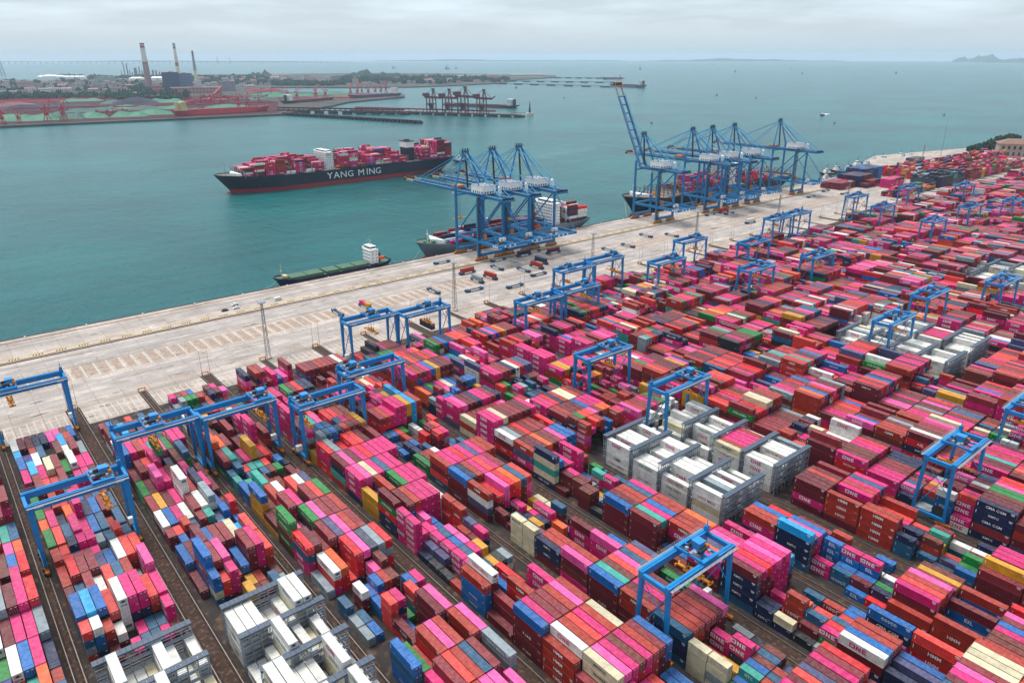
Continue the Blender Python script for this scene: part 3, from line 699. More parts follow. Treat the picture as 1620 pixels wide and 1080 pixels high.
# ------------------------------------------------------------------ yard gantry cranes
def yard_crane_meshes():
    D = {}
    for s, nm in ((-1, 'f'), (1, 'r')):
        a = MB(); a.box(-15.0, 15.0, s*4.6 - .65, s*4.6 + .65, 23.3, 25.4); a.box(-15.0, 15.0, s*4.6 - .78, s*4.6 + .78, 25.4, 25.5)
        a.box(-14.6, 14.6, s*4.6 - .10, s*4.6 + .10, 25.5, 25.66); D['girder' + nm] = a.mesh('girder', BLUE)
        w = MB(); y = s * 6.0; w.box(-14.8, 14.8, y - .42, y + .42, 24.9, 24.98, 0)
        for x in range(-14, 15, 2): w.box(x - .03, x + .03, y + s*.40 - .03, y + s*.40 + .03, 25, 26.05, 0)
        for z in (25.5, 26.02): w.box(-14.8, 14.8, y + s*.4 - .03, y + s*.4 + .03, z, z + .05, 0)
        D['walk' + nm] = w.mesh('walkway', GREYST)
    for sx in (-1, 1):
        for sy in (-1, 1):
            a = MB()
            # wide box leg that tapers down to the sill
            a.bar((sx*14.0, sy*4.5, 24.9), (sx*14.0, sy*5.4, 2.4), 1.05, 1.75 if sx < 0 else 1.6, .9, .8, up=(0, 1, 0) if False else (1, 0, 0))
            D[('leg', sx, sy)] = a.mesh('leg', BLUE)
            b = MB(); b.box(-.55, .55, -2.6, 2.6, .9, 1.7, 0)
            for y in (-2, -.8, .8, 2): b.tube((-.3, y, .55), (.3, y, .55), .42, n=10, mi=1)
            for y in (-2, .7): b.box(.4 * sx, 1.0 * sx if sx > 0 else .4 * sx - .6, y, y + 1.0, .5, 1.3, 2) if sx > 0 else b.box(-1.0, -.4, y, y + 1.0, .5, 1.3, 2)
            b.box(-.35, .35, -.5, .5, 1.7, 2.5, 0); D[('bogie', sx)] = b.mesh('bogie', [ORANGE, RUST, DARK])
        a = MB(); a.box(sx*14.0 - .55, sx*14.0 + .55, -5.9, 5.9, 2.3, 3.3); D[('sill', sx)] = a.mesh('sill_beam', BLUE)
        a = MB(); a.box(sx*14.6 - .5, sx*14.6 + .5, -4.0, 4.0, 23.6, 25.0); D[('end', sx)] = a.mesh('end_beam', BLUE)
        a = MB(); a.bar((sx*14.0, -4.7, 22.8), (sx*14.0, 5.1, 3.6), .28, .28); a.bar((sx*14.0, -4.9, 12.5), (sx*14.0, 4.7, 23), .2, .2); D[('brace', sx)] = a.mesh('brace', BLUE)
    # trolley
    a = MB(); a.box(-3.4, 3.4, -5.2, -4.0, 25.75, 26.4, 0); a.box(-3.4, 3.4, 4.0, 5.2, 25.75, 26.4, 0)
    for x in (-3.2, 0, 3.2): a.box(x - .3, x + .3, -4.2, 4.2, 25.85, 26.5, 0)
    a.box(-3.4, 3.4, -.45, .45, 26.4, 26.5, 1)
    for x in (-3.4, 3.4):
        for y in range(-4, 5, 2): a.box(x - .03, x + .03, y - .03, y + .03, 26.4, 27.5, 1)
        a.box(x - .03, x + .03, -4, 4, 27.45, 27.5, 1)
    D['trolley'] = a.mesh('trolley', [BLUE, GREYST])
    a = MB(); a.tube((-1.6, -2.0, 27.1), (1.6, -2.0, 27.1), .55, n=12, mi=0); a.tube((-1.6, 2.0, 27.1), (1.6, 2.0, 27.1), .55, n=12, mi=0)
    for x, y, sx, sy, sz, mi in ((2.2, -1.9, 1.1, 1.0, 1.2, 1), (2.2, 1.2, 1.1, 1.0, 1.2, 1), (-2.7, -1.7, .9, .9, .9, 2), (-2.7, 1.2, .9, .9, .9, 2), (.3, -.3, 1.2, 1.6, .9, 1), (1.2, -3.6, .8, .8, .9, 2)):
        a.box(x, x + sx, y, y + sy, 26.5, 26.5 + sz, mi)
    D['winch'] = a.mesh('winch', [DARK, ORANGE, GREYST])
    a = MB(); a.box(-1.3, 1.3, -1.0, 1.6, 26.55, 28.7); a.box(-1.5, 1.5, -1.2, 1.8, 28.7, 28.82); D['cab'] = a.mesh('electric_cabinet', paint('cabinet_blue', '#2B86C9', .45, .1))
    a = MB()
    a.box(-.9, .9, -1.6, 1.6, .9, 1.7, 0); a.box(-.45, .45, -6.05, 6.05, .35, .8, 0); a.box(-1.15, -.85, -3, 3, .3, .9, 0); a.box(.85, 1.15, -3, 3, .3, .9, 0)
    for y in (-6.05, 5.65): a.box(-1.2, 1.2, y, y + .4, .1, .8, 0)
    for y in (-2.5, 2.5): a.box(-1.2, 1.2, y - .2, y + .2, .3, .8, 0)
    for x in (-.8, .8):
        for y in (-1.3, 1.3): a.tube((x - .12, y, 1.95), (x + .12, y, 1.95), .38, n=10, mi=1)
    D['spreader'] = a.mesh('spreader', [YELLOW, DARK])
    a = MB(); a.box(-1.2, 1.2, -.9, .9, 0, 2.3); D['ehouse'] = a.mesh('electric_house', WHITE)
    a = MB(); a.tube((0, 0, 0), (0.35, 0, 0), 2.0, n=24, mi=0); a.tube((.35, 0, 0), (.5, 0, 0), .5, n=12, mi=1)
    for i in range(12):
        t = math.pi * 2 * i / 12; a.bar((.38, 0, 0), (.38, 1.95 * math.cos(t), 1.95 * math.sin(t)), .08, mi=1)
    D['reel'] = a.mesh('cable_reel', [paint('reel_dark', '#2D2A2E', .6, .3, .8), GREYST])
    a = MB(); a.sheet(0, 2.4, -.01, .01, 0); a = MB(); a.box(-1.3, 1.3, -.03, 0, 0, .9); D['plate'] = a.mesh('number_plate', WHITE)
    a = MB(); a.box(-.6, .6, -.6, .6, 25.5, 27.3, 0); a.box(-.12, .12, -.12, .12, 27.3, 29.2, 0); a.box(-.5, .5, -.1, .1, 28.4, 28.5, 1); a.tube((0,0,29.2), (0,0,31.0), .05, n=5, mi=1); D['mast'] = a.mesh('signal_mast', [BLUE, GREYST])
    return D
YC = yard_crane_meshes()
ROPE = paint('steel_rope', '#3A3A3A', .5)
def yard_crane(k, y, tx, sz, carry, label, side=-1):
    """tx trolley position across the block, sz spreader height"""
    xc = (railL(k) + railR(k)) / 2; s = (railR(k) - railL(k)) / 28.0
    r = empty('yard_gantry_crane', label, 'gantry crane', (xc, y + 4.6, 0), 0, 'blue yard gantry cranes straddling the container blocks')
    for nm in 'fr': inst('girder', YC['girder' + nm], r); inst('walkway', YC['walk' + nm], r)
    for sx in (-1, 1):
        for sy in (-1, 1):
            inst('leg', YC[('leg', sx, sy)], r)
            inst('bogie', YC[('bogie', sx)], r, (sx * 14.0, sy * 5.4, 0))
        inst('sill_beam', YC[('sill', sx)], r); inst('end_beam', YC[('end', sx)], r); inst('brace', YC[('brace', sx)], r)
    t = inst('trolley', YC['trolley'], r, (tx, 0, 0)); inst('winch', YC['winch'], t); inst('electric_cabinet', YC['cab'], t, (1.2, 0, 0))
    sp = inst('spreader', YC['spreader'], r, (tx, 0, sz))
    rp = MB()
    for x in (-.8, .8):
        for yy in (-1.3, 1.3): rp.box(x - .035, x + .035, yy - .035, yy + .035, 2.0, 26.0 - sz)
    rp.obj('hoist_rope', ROPE, sp)
    inst('electric_house', YC['ehouse'], r, (side * 14.0, 1.5, 3.3)); inst('cable_reel', YC['reel'], r, (-side * 14.0 + .7, -2.6, 5.2))
    inst('number_plate', YC['plate'], r, (12.2, -5.27, 24.0)); inst('number_plate', YC['plate'], r, (-11.5, -5.27, 24.0))
    inst('signal_mast', YC['mast'], r, (side * 14.2, 4.2, 0))
    if carry:
        L_, H_ = (12.19, 2.90) if carry[0] != '2' else (6.06, 2.59)
        c = carry[-1]
        o = inst('shipping_container', SHELL[H_], None, (xc + tx, y + 4.6, sz - H_ + .12), 0, tone(c))
        tag(o, f"{CC[c][1]} container hanging from the orange spreader of the crane over {ORD[k+2]} block", 'container', 'containers stacked in the yard blocks')
        for sx in (-1, 1): inst('door', DOOR[H_], o, (sx * .54, -L_/2 + .10, 0), 0, tone(c))
CR = [ # block, front y, trolley x, spreader z, carried, side of the mast
 (0, 352, -7, 18.0, None, 1), (0, 247, 7.5, 15.5, None, 1), (1, 277, -1, 16.5, ('g',), -1), (2, 273, 9.5, 17.0, None, 1), (3, 257, -11, 16, None, -1), (4, 274, -10, 17, None, -1),
 (4, 94, 3.5, 17.6, None, 1), (5, 334, 1, 16, None, -1), (6, 326, 2, 16.3, ('n',), 1), (8, 299, -2, 17, None, 1), (9, 300, 6, 17.5, None, 1), (10, 334, -6, 15, None, 1), (11, 337, 9, 14, None, 1),
 (7, 218, 4, 16, None, 1), (7, 172, 6, 17.5, None, -1), (8, 71, 2, 17, None, 1), (12, 306, 7, 17.5, None, 1), (12, 150, 1, 18, None, 1), (14, 157, -2, 17, None, 1), (14, 334, 7, 15, None, 1),
 (13, 256, 2, 17, None, -1), (15, 247, 3, 16, None, -1), (15, 299, 4, 17, None, 1), (16, 139, -2, 17, None, 1), (18, 336, -1, 17, None, 1), (19, 336, -3, 17, None, 1),
 (22, 302, 0, 16, None, 1), (23, 344, 2, 16, None, 1), (26, 332, 3, 16, None, -1), (21, 244, 0, 17, None, 1), (24, 249, 2, 17, None, 1), (26, 233, -3, 17, None, 1), (10, 66, -6, 17, None, 1), (28, 300, 2, 17, None, 1), (29, 240, 2, 17, None, 1)]
bykey = {}
for (k, y, tx, sz, ca, sd_) in CR: bykey.setdefault(k, []).append(y)
for (k, y, tx, sz, ca, sd_) in CR:
    ys = sorted(bykey[k], reverse=True); w = ''
    if len(ys) > 1: w = ' nearer the sea' if y == ys[0] else ' nearer the camera'
    pos = 'trolley at its left end' if tx < -5 else 'trolley at its right end' if tx > 5 else 'trolley mid-span'
    load = ', holding a container' if ca else ''
    yard_crane(k, y, tx, sz, ca, f"blue yard gantry over {ORD[k+2]} block from left{w}, {pos}{load}", sd_)

# ------------------------------------------------------------------ ship-to-shore cranes
def sts_meshes():
    D = {}; GZ = 50.0; X = 13.0
    for sx in (-1, 1):
        for nm, y in (('land', 0.0), ('sea', 30.0)):
            a = MB(); top = GZ + (2 if nm == 'land' else 8)
            a.bar((sx*X, y, 3.2), (sx*X, y, top), 1.9, 1.7, 1.7, 1.5, up=(0,1,0)); D[('leg', sx, nm)] = a.mesh('leg', BLUE2)
            # bogie gang
            b = MB()
            for q in range(-4, 4):
                x0 = q * 1.7 + .2; b.box(x0, x0 + 1.3, -.55, .55, .5, 1.35, 0); b.tube((x0 + .3, -.35, .42), (x0 + .3, .35, .42), .4, n=8, mi=1); b.tube((x0 + 1.0, -.35, .42), (x0 + 1.0, .35, .42), .4, n=8, mi=1)
            for q in range(-2, 2): b.add([(q*3.4+.3,-.5,1.35),(q*3.4+3.1,-.5,1.35),(q*3.4+3.1,.5,1.35),(q*3.4+.3,.5,1.35),(q*3.4+1.3,-.4,2.3),(q*3.4+2.1,-.4,2.3),(q*3.4+2.1,.4,2.3),(q*3.4+1.3,.4,2.3)], [(4,5,6,7),(0,1,5,4),(1,2,6,5),(2,3,7,6),(3,0,4,7)], 0)
            b.box(-5, 5, -.6, .6, 2.3, 3.2, 0); D['bogie'] = b.mesh('bogie', [ORANGE, DARK])
        a = MB(); a.box(sx*X - .8, sx*X + .8, -28.0, 30.0, 15.0, 17.2); D[('portal', sx)] = a.mesh('portal_beam', BLUE2)
        a = MB(); a.bar((sx*X, 0, 48), (sx*X, 29, 19), .9, .9); a.bar((sx*X, 1, 49), (sx*X, -26, 18.5), .55, .55); D[('brace', sx)] = a.mesh('side_brace', BLUE2)
        a = MB(); a.bar((sx*4.2, -22, GZ + 1.2), (sx*4.2, 32, GZ + 1.2), 1.2, 2.6, up=(0,0,1)); D[('girder', sx)] = a.mesh('main_girder', BLUE2)
        a = MB(); a.bar((sx*X, 30, GZ + 7), (sx*2.2, 33, GZ + 33), 1.2, 1.2, .9, .9); a.bar((sx*X, 30, GZ + 7), (sx*X*.97, 30, GZ + 8.2), 1.6, 1.6); D[('aframe', sx)] = a.mesh('apex_leg', BLUE2)
        a = MB(); a.bar((sx*2.4, 32.5, GZ + 32), (sx*6.5, 0, GZ + 3), .7, .7); D[('rear_tie', sx)] = a.mesh('rear_tie', BLUE2)
        a = MB(); a.bar((sx*2.2, 32, GZ + 33), (sx*4.6, -20, GZ + 2.6), .5, .5); D[('back', sx)] = a.mesh('back_stay', SKYB)
    for y, nm in ((0.0, 'land'), (30.0, 'sea')):
        a = MB(); a.box(-X, X, y - .9, y + .9, GZ - .6, GZ + .7); D['cross' + nm] = a.mesh('cross_beam', BLUE2); a = MB(); a.box(-X - .9, X + .9, y - 1.0, y + 1.0, 3.3, 5.4); D['sill' + nm] = a.mesh('sill_beam', BLUE2)
    for q, (y0, y1) in enumerate(((-27.8, -26.0), (-.8, .8), (29.2, 30.8))):
        a = MB(); a.box(-X + .9, X - .9, y0, y1, 15.1, 17.0); D['tie%d' % q] = a.mesh('portal_tie', BLUE2)
    a = MB(); a.box(-9, 9, -25.95, -20, 15.3, 15.6); a.box(3, 9, -20, -10, 15.3, 15.6); D['platform'] = a.mesh('transfer_platform', BLUE2)
    a = MB()
    for x in (-8, -3, 2): a.box(x, x + 1.6, -28.12, -28.01, 15.4, 16.8)
    for x in (13.81,):
        for y in (-26.5, -24.2, -21.9): a.box(x, x + .05, y, y + 1.5, 15.4, 16.8); a.box(-x - .05, -x, y, y + 1.5, 15.4, 16.8)
    D['mark'] = a.mesh('white_marking', WHITE)
    a = MB(); a.box(-3, 3, 32, 34.2, GZ + 32.6, GZ + 34.2, 0); a.box(-4, 4, 31, 35, GZ + 34.2, GZ + 34.4, 1)
    for x in (-2.5, 0, 2.5): a.box(x - .3, x + .3, 32.5, 33.5, GZ + 34.4, GZ + 36.2, 1)
    for x in (-4, 4):
        for y in (31, 33, 35): a.box(x - .05, x + .05, y - .05, y + .05, GZ + 34.4, GZ + 35.6, 1)
    D['head'] = a.mesh('apex_head', [BLUE2, DARK])
    a = MB(); a.bar((0, 30.5, GZ + 4), (0, 32.8, GZ + 32), 1.1, 1.1, mi=0)
    for z in range(6, 32, 2): a.box(-1.2, 1.2, 30.2 + z*.07, 31.4 + z*.07, GZ + z, GZ + z + .12, 0)
    D['ladder'] = a.mesh('apex_ladder', DARK)
    # machinery house
    a = MB(); a.box(-6.5, 6.5, 1.0, 17.0, GZ + 3.2, GZ + 9.4, 0); a.box(-6.7, 6.7, .8, 17.2, GZ + 9.4, GZ + 9.6, 1); a.box(-7.3, 7.3, .2, 17.8, GZ + 2.7, GZ + 3.15, 2)
    for y in (2.2, 5.0, 7.8, 10.6, 13.4): a.box(-6.56, -6.5, y, y + 1.2, GZ + 3.6, GZ + 5.0, 3); a.box(6.5, 6.56, y, y + 1.2, GZ + 3.6, GZ + 5.0, 3)
    for x in (-5, -2.4, .2, 2.8): a.box(x, x + 1.4, .94, 1.0, GZ + 3.6, GZ + 5.0, 3)
    a.box(-3, -1, 4, 6, GZ + 9.6, GZ + 10.8, 0); a.box(1.5, 3.5, 9, 12, GZ + 9.6, GZ + 10.6, 4)
    D['house'] = a.mesh('machinery_house', [WHITE, GREYST, BLUE2, DARK, GREYST])
    a = MB(); a.tube((8.6, -1.5, GZ + 3), (8.6, -1.5, GZ + 8), 1.5, n=14); a.tube((8.6, -1.5, GZ + 8), (8.6, -1.5, GZ + 9), 1.5, .5, n=14); D['tank'] = a.mesh('white_turret', WHITE)
    # lift tower: dark lattice beside the left landside leg
    a = MB(); x, y = -X + .2, -2.0
    for dx in (-.8, .8):
        for dy in (-.8, .8): a.box(x + dx - .09, x + dx + .09, y + dy - .09, y + dy + .09, 4, GZ + 4)
    for i in range(21):
        z = 4.5 + i * 2.4; a.box(x - .85, x + .85, y - .85, y + .85, z, z + .10); s = 1 if i % 2 else -1
        a.bar((x - .8*s, y - .85, z), (x + .8*s, y - .85, z + 2.4), .45, .1); a.bar((x - .85, y - .8*s, z), (x - .85, y + .8*s, z + 2.4), .1, .45)
    D['lift'] = a.mesh('lift_tower', DARK)
    # end works on the landward girder tips and along the girder
    a = MB(); a.box(-5.4, 5.4, -25, -21.5, GZ + .2, GZ + 1.2, 0)
    for x in (-5, -2, 1, 4): a.box(x, x + 1, -24.5, -22, GZ + 1.2, GZ + 3.0, 1)
    for y in range(-22, 32, 3):
        for x in (-5.8, 5.8): a.box(x - .05, x + .05, y - .05, y + .05, GZ + 2.5, GZ + 3.7, 2)
    for x in (-5.8, 5.8): a.box(x - .04, x + .04, -22, 31, GZ + 3.6, GZ + 3.7, 2); a.box(x - .45, x + .45, -22, 31, GZ + 2.4, GZ + 2.5, 2)
    for y in (-15, -6, 6, 20): a.box(-4, 4, y, y + .9, GZ + .4, GZ + 1.6, 0)
    D['works'] = a.mesh('girder_walkways', [BLUE2, DARK, GREYST])
    # boom built flat along +y from the hinge at y=32
    a = MB(); Lb = 89.0
    for sx in (-1, 1): a.bar((sx*4.2, 0, 1.2), (sx*4.2, Lb - 12, 1.2), 1.1, 2.4, 1.0, 1.8)
    for y in range(4, int(Lb - 12), 9): a.box(-4, 4, y, y + .8, .5, 1.5)
    D['boom'] = a.mesh('boom', BLUE2)
    a = MB()
    for sx in (-1, 1):
        for q in range(12): a.box(sx*4.2 - .5, sx*4.2 + .5, Lb - 12 + q, Lb - 11 + q, .3, 2.1, q % 2)
    D['tipbars'] = a.mesh('striped_tip', [paint('tip_white', '#E6E4DC', .6, .1), paint('tip_black', '#20242A', .7)])
    a = MB(); a.box(-5.2, 5.2, Lb, Lb + 2.0, .2, 2.6, 0); a.box(-5.4, 5.4, Lb - 2, Lb + 2.2, 2.6, 2.7, 1)
    for x in (-4.5, -1.5, 1.5): a.box(x, x + 2, Lb - 1.5, Lb + 1, 2.7, 3.8, 2)
    D['tip'] = a.mesh('boom_tip_platform', [DARK, YELLOW, DARK])
    a = MB()
    for sx in (-1, 1):
        for y in range(0, 78, 4): a.box(sx*5.5 - .05, sx*5.5 + .05, y, y + .1, 2.2, 3.5)
        a.box(sx*5.5 - .04, sx*5.5 + .04, 0, 78, 3.4, 3.5); a.box(sx*5.2 - .4, sx*5.2 + .4, 0, 78, 2.2, 2.3)
    D['boomwalk'] = a.mesh('boom_walkway', GREYST)
    a = MB(); a.box(-4.6, 4.6, -5, 5, 3.0, 3.8, 0); a.box(-3.5, 3.5, -4, 4, 3.8, 5.4, 1); a.box(-1.2, 1.2, 5, 8, -2.6, .2, 2); a.box(-1.0, 1.0, 5.1, 8.05, -2.0, -.8, 3)
    D['trolley'] = a.mesh('trolley', [BLUE2, ORANGE, WHITE, GLASS])
    return D, GZ, X
STS, GZ, STX = sts_meshes()
def sts_crane(cx, ang, ty, label, mid=('w', 'y')):
    r = empty('quay_crane', label, 'quay crane', (cx, 467.0, 0), 0, 'blue ship-to-shore cranes on the quay')
    for sx in (-1, 1):
        for nm, y in (('land', 0.0), ('sea', 30.0)):
            inst('leg', STS[('leg', sx, nm)], r); inst('bogie', STS['bogie'], r, (sx * (STX - 3.5), y - 1.5 if nm == 'sea' else y - 5.1 + .0, 0) if False else (sx * (STX - 3.2), y if nm == 'land' else y, 0))
        inst('portal_beam', STS[('portal', sx)], r); inst('side_brace', STS[('brace', sx)], r); inst('main_girder', STS[('girder', sx)], r)
        inst('apex_leg', STS[('aframe', sx)], r); inst('rear_tie', STS[('rear_tie', sx)], r); inst('back_stay', STS[('back', sx)], r)
    for n_, nm in (('sillland', 'sill_beam'), ('sillsea', 'sill_beam'), ('crossland', 'cross_beam'), ('crosssea', 'cross_beam'), ('tie0', 'portal_tie'), ('tie1', 'portal_tie'), ('tie2', 'portal_tie'), ('platform', 'transfer_platform'), ('mark', 'white_marking'), ('head', 'apex_head'), ('ladder', 'apex_ladder'), ('house', 'machinery_house'), ('tank', 'turret'), ('lift', 'lift_tower'), ('works', 'girder_walkway')):
        inst(nm, STS[n_], r)
    bo = inst('boom', STS['boom'], r, (0, 32.0, GZ)); bo.rotation_euler = (ang, 0, 0)
    inst('striped_tip', STS['tipbars'], bo); inst('tip_platform', STS['tip'], bo); inst('boom_walkway', STS['boomwalk'], bo)
    # fore stays from the apex head to the boom
    a = MB(); ap = Vector((0, 33, GZ + 33.5))
    for d in (38, 74):
        q = Vector((0, 32 + (d * math.cos(ang) - 2.2 * math.sin(ang)), GZ + d * math.sin(ang) + 2.2 * math.cos(ang)))
        for sx in (-1, 1):
            if ang < .3: a.bar(ap + Vector((sx*2.2, 0, 0)), q + Vector((sx*4.2, 0, 0)), .42, .42)
            else:
                mid_ = (ap + q) / 2 + Vector((sx*3.4, 3.0, -6)); a.bar(ap + Vector((sx*2.2, 0, 0)), mid_, .35); a.bar(mid_, q + Vector((sx*4.2, 0, 0)), .35)
    a.obj('fore_stay', SKYB, r)
    inst('trolley', STS['trolley'], r, (0, ty, GZ - .4))
    s = MB(); s.box(-.9, .9, -6, 6, 0, .6, 0); s.box(-1.2, 1.2, -1.6, 1.6, .6, 1.8, 0)
    zz = 26; sp = s.obj('spreader', [YELLOW], r, (0, ty, zz)); sp.rotation_euler[2] = math.pi/2
    s = MB()
    for x in (-1.2, 1.2):
        for y in (-.7, .7): s.box(x - .05, x + .05, y - .05, y + .05, 1.8, GZ + 2 - zz)
    s.obj('hoist_rope', ROPE, sp)
    a = MB(); a.tube((0, 0, 0), (.5, 0, 0), 2.1, n=20, mi=0); a.box(-.6, 1.2, -.6, .6, -2.6, -1.8, 0); o = a.obj('cable_drum', [ORANGE], r, (-7, -1.4, 19.5)); 
    a = MB(); a.box(0, 5.5, 0, 2.6, 0, 2.7, 0); a.box(.5, 1.5, -.03, 0, .2, 2.0, 1); a.obj('platform_cabin', [WHITE, DARK], r, (1, -12, 15.8))
for i, cx in enumerate((363, 391.5, 421)):
    sts_crane(cx, 0.0, (44, 12, 50)[i], f"blue quay crane, {['left','middle','right'][i]} one of the three over the grey-hulled feeder ship, boom lowered")
for i, (cx, an) in enumerate(((586, math.radians(62.5)), (665, 0), (700, 0), (741, 0), (835, 0))):
    lab = ['blue quay crane with its striped boom raised nearly upright at the black ship bow', 'blue quay crane with lowered boom, right next to the one with raised boom', 'blue quay crane, middle of the three standing close together behind the black ship', 'blue quay crane, third of the close trio counting from the raised boom', 'blue quay crane standing farthest right, apart from the others near the tugs'][i]
    sts_crane(cx, an, (40, 48, 20, 55, 38)[i] if an < .3 else 14, lab)

# ------------------------------------------------------------------ driverless carriers, cars, masts
def agv_meshes():
    D = {}
    a = MB(); teal = paint('carrier_teal', '#10507A', .45, .15, .6); a.box(-7.2, 7.2, -1.4, 1.4, .65, 1.25, 0)
    for s in (-1, 1):
        a.box(min(s*7.2, s*4.6), max(s*7.2, s*4.6), -1.5, 1.5, 1.25, 1.75, 0); a.box(min(s*7.6, s*7.2), max(s*7.6, s*7.2), -1.3, 1.3, .5, 1.5, 2)
        for y in (-1.42, 1.12): a.box(min(s*6.9, s*6.4), max(s*6.9, s*6.4), y, y + .3, 1.75, 2.15, 0)
    a.box(-4.4, 4.4, -1.1, 1.1, 1.25, 1.32, 2); D['body'] = a.mesh('chassis', [teal, WHITE, DARK])
    a = MB()
    for s in (-1, 1): a.box(-3.6, 3.6, s*1.42 - .04, s*1.42 + .04, .55, 1.5, 0)
    D['panel'] = a.mesh('side_panel', WHITE)
    w = MB(); w.tube((0, -.25, 0), (0, .25, 0), .62, n=14, mi=0); w.tube((0, -.27, 0), (0, .27, 0), .3, n=10, mi=1); D['wheel'] = w.mesh('wheel', [BLACKRUB, GREYST])
    return D
AG = agv_meshes()
ASPOT = [ (322,479.5,'X','','dark blue load near the left quay crane'), (320,442,'X','B',''), (312.8,419.5,'Y','y',''), (325.7,420.2,'Y','B',''), (346,437.5,'Y','',''), (358.4,419.8,'Y','',''), (372.3,420,'Y','B',''), (384,428,'Y','n',''),
 (359.3,403,'X','',''), (297.4,402.8,'X','',''), (325.6,391,'X','',''), (361.7,456,'X','',''), (388.2,454.5,'X','n',''), (402,458,'X','',''), (413.3,445,'X','M',''), (273.3,419,'Y','',''), (455.5,420.6,'Y','',''),
 (479.9,420,'Y','',''), (541.6,421,'Y','',''), (521.4,435,'Y','',''), (647.8,456,'X','',''), (671,455.5,'X','R',''), (668,446.3,'X','',''), (646.6,406.5,'X','w',''), (826.4,442.5,'X','',''), (198.5,419.5,'Y','',''), (218.5,418.6,'Y','2',''), (877.7,452,'X','',''), (877.7,428,'X','','')]
DESC = ['rolling under the nearest quay crane', 'red-brown box, left of the pair mid apron', 'pale grey box, parked in the front slot', 'red-brown box, parked beside the pale grey load', 'empty, in the slot row nearest the crane legs', 'empty, in the middle of the slot row', 'carrying a red-brown box at the right of the slots', 'carrying a dark box beside the brown load',
 'empty, driving along the apron below the slots', 'empty, nearest the lamp mast on the apron', 'empty, nearest the container blocks', 'empty, beside the landside rail under the crane', 'with a navy box beside the landside rail', 'empty, between the crane wheels and dark box', 'with a maroon box past the third crane', 'empty, parked left of the lamp mast', 'empty, parked behind the yard gantries by the mast',
 'empty, left of two parked past the mast', 'empty, close to the far yard gantry', 'empty, nearest the rail past the feeder stern', 'empty, left of the red load at the far cranes', 'carrying a bright red box at the far cranes', 'empty, right below the bright red load', 'carrying a white box on the open apron', 'empty, far right on the wide apron', 'empty, parked at the left gantry pair', 'carrying pink and yellow short boxes behind the left gantry', 'empty and tiny, beside the quay end', 'empty and tiny, by the far lamp mast']
for i, (x, y, ax, load, _) in enumerate(ASPOT):
    rz = 0 if ax == 'X' else math.pi/2; rz += RND.uniform(-.05, .05)
    r = empty('container_carrier', 'flat teal driverless carrier, ' + DESC[i], 'carrier', (x, y, 0), rz, 'driverless container carriers on the apron')
    inst('chassis', AG['body'], r); inst('side_panel', AG['panel'], r)
    for wx in (-5.6, -4.2, 4.2, 5.6):
        for wy in (-1.2, 1.2): inst('wheel', AG['wheel'], r, (wx, wy, .62))
    if load and load != '2':
        o = inst('shipping_container', SHELL[2.90], None, (x, y, 1.78), rz + math.pi/2, tone(load)); tag(o, f"{CC[load][1]} container riding on the carrier {DESC[i].split(', ')[0][:34].strip()} number {i}" if False else f"{CC[load][1]} container on the carrier standing near x {int(x)}" if False else ["","dull red container on left carrier of the pair mid apron","pale grey container on the carrier in the front slot","dull red container on the carrier beside the pale grey load","","","brick red container on the carrier at the right of slots","navy container on the carrier just behind the brick red load","","","","","navy container on a carrier beside the landside crane rail","","maroon container on a carrier past the third quay crane","","","","","","","bright red container on a carrier under the far quay cranes","","white container on a lone carrier on the far apron","","","","",""][i], 'container', 'containers stacked in the yard blocks')
    elif load == '2':
        for dy, c, w in ((3.1, 'P', 'pink short container on the carrier behind the left yard gantry'), (-3.1, 'Y', 'yellow short container on the carrier behind the left yard gantry')):
            o = inst('shipping_container', SHELL[2.59], None, (x, y + dy, 1.78), rz - math.pi/2 , tone(c)); tag(o, w, 'container', 'containers stacked in the yard blocks')
            for sx in (-1, 1): inst('door', DOOR[2.59], o, (sx * .54, -6.06/2 + .10, 0), 0, tone(c))
def car_meshes():
    D = {}
    for nm, hx in (('white', 'E4E6E8'), ('dark', '2E3238')):
        a = MB(); pm = paint('car_' + nm, '#' + hx, .25, .04)
        pr = [(-2.2,.35),(-2.2,.85),(-1.9,.98),(-1.4,1.02),(-.9,1.5),(.95,1.52),(1.6,1.05),(2.2,.9),(2.25,.35)]
        vs = [(x, -.88, z) for x, z in pr] + [(x, .88, z) for x, z in pr]; n_ = len(pr)
        a.add(vs, [(i, i+1, n_+i+1, n_+i) for i in range(n_-1)] + [tuple(range(n_-1,-1,-1)), tuple(range(n_, 2*n_)), (n_-1, 0, n_, 2*n_-1)]); D[nm] = a.mesh('car_body', pm)
        v = MB(); pv = [(-2.5,.4),(-2.5,1.95),(-2.3,2.05),(1.6,2.05),(2.3,1.2),(2.6,1.0),(2.6,.4)]
        vs = [(x, -.95, z) for x, z in pv] + [(x, .95, z) for x, z in pv]; n_ = len(pv)
        v.add(vs, [(i, i+1, n_+i+1, n_+i) for i in range(n_-1)] + [tuple(range(n_-1,-1,-1)), tuple(range(n_, 2*n_)), (n_-1, 0, n_, 2*n_-1)]); D['van' + nm] = v.mesh('van_body', pm)
    g_ = MB()
    g_.box(-.8, .8, -.895, -.885, 1.05, 1.4); g_.box(-.8, .8, .885, .895, 1.05, 1.4); g_.add([(1.0,-.75,1.50),(1.58,-.75,1.09),(1.58,.75,1.09),(1.0,.75,1.50)], [(0,1,2,3)]); g_.add([(-.95,-.75,1.48),(-1.38,-.75,1.06),(-1.38,.75,1.06),(-.95,.75,1.48)], [(3,2,1,0)])
    D['glass'] = g_.mesh('window', GLASS)
    w = MB(); w.tube((0,-.12,0),(0,.12,0),.34,n=12); D['wheel'] = w.mesh('wheel', BLACKRUB)
    return D
CARM = car_meshes()
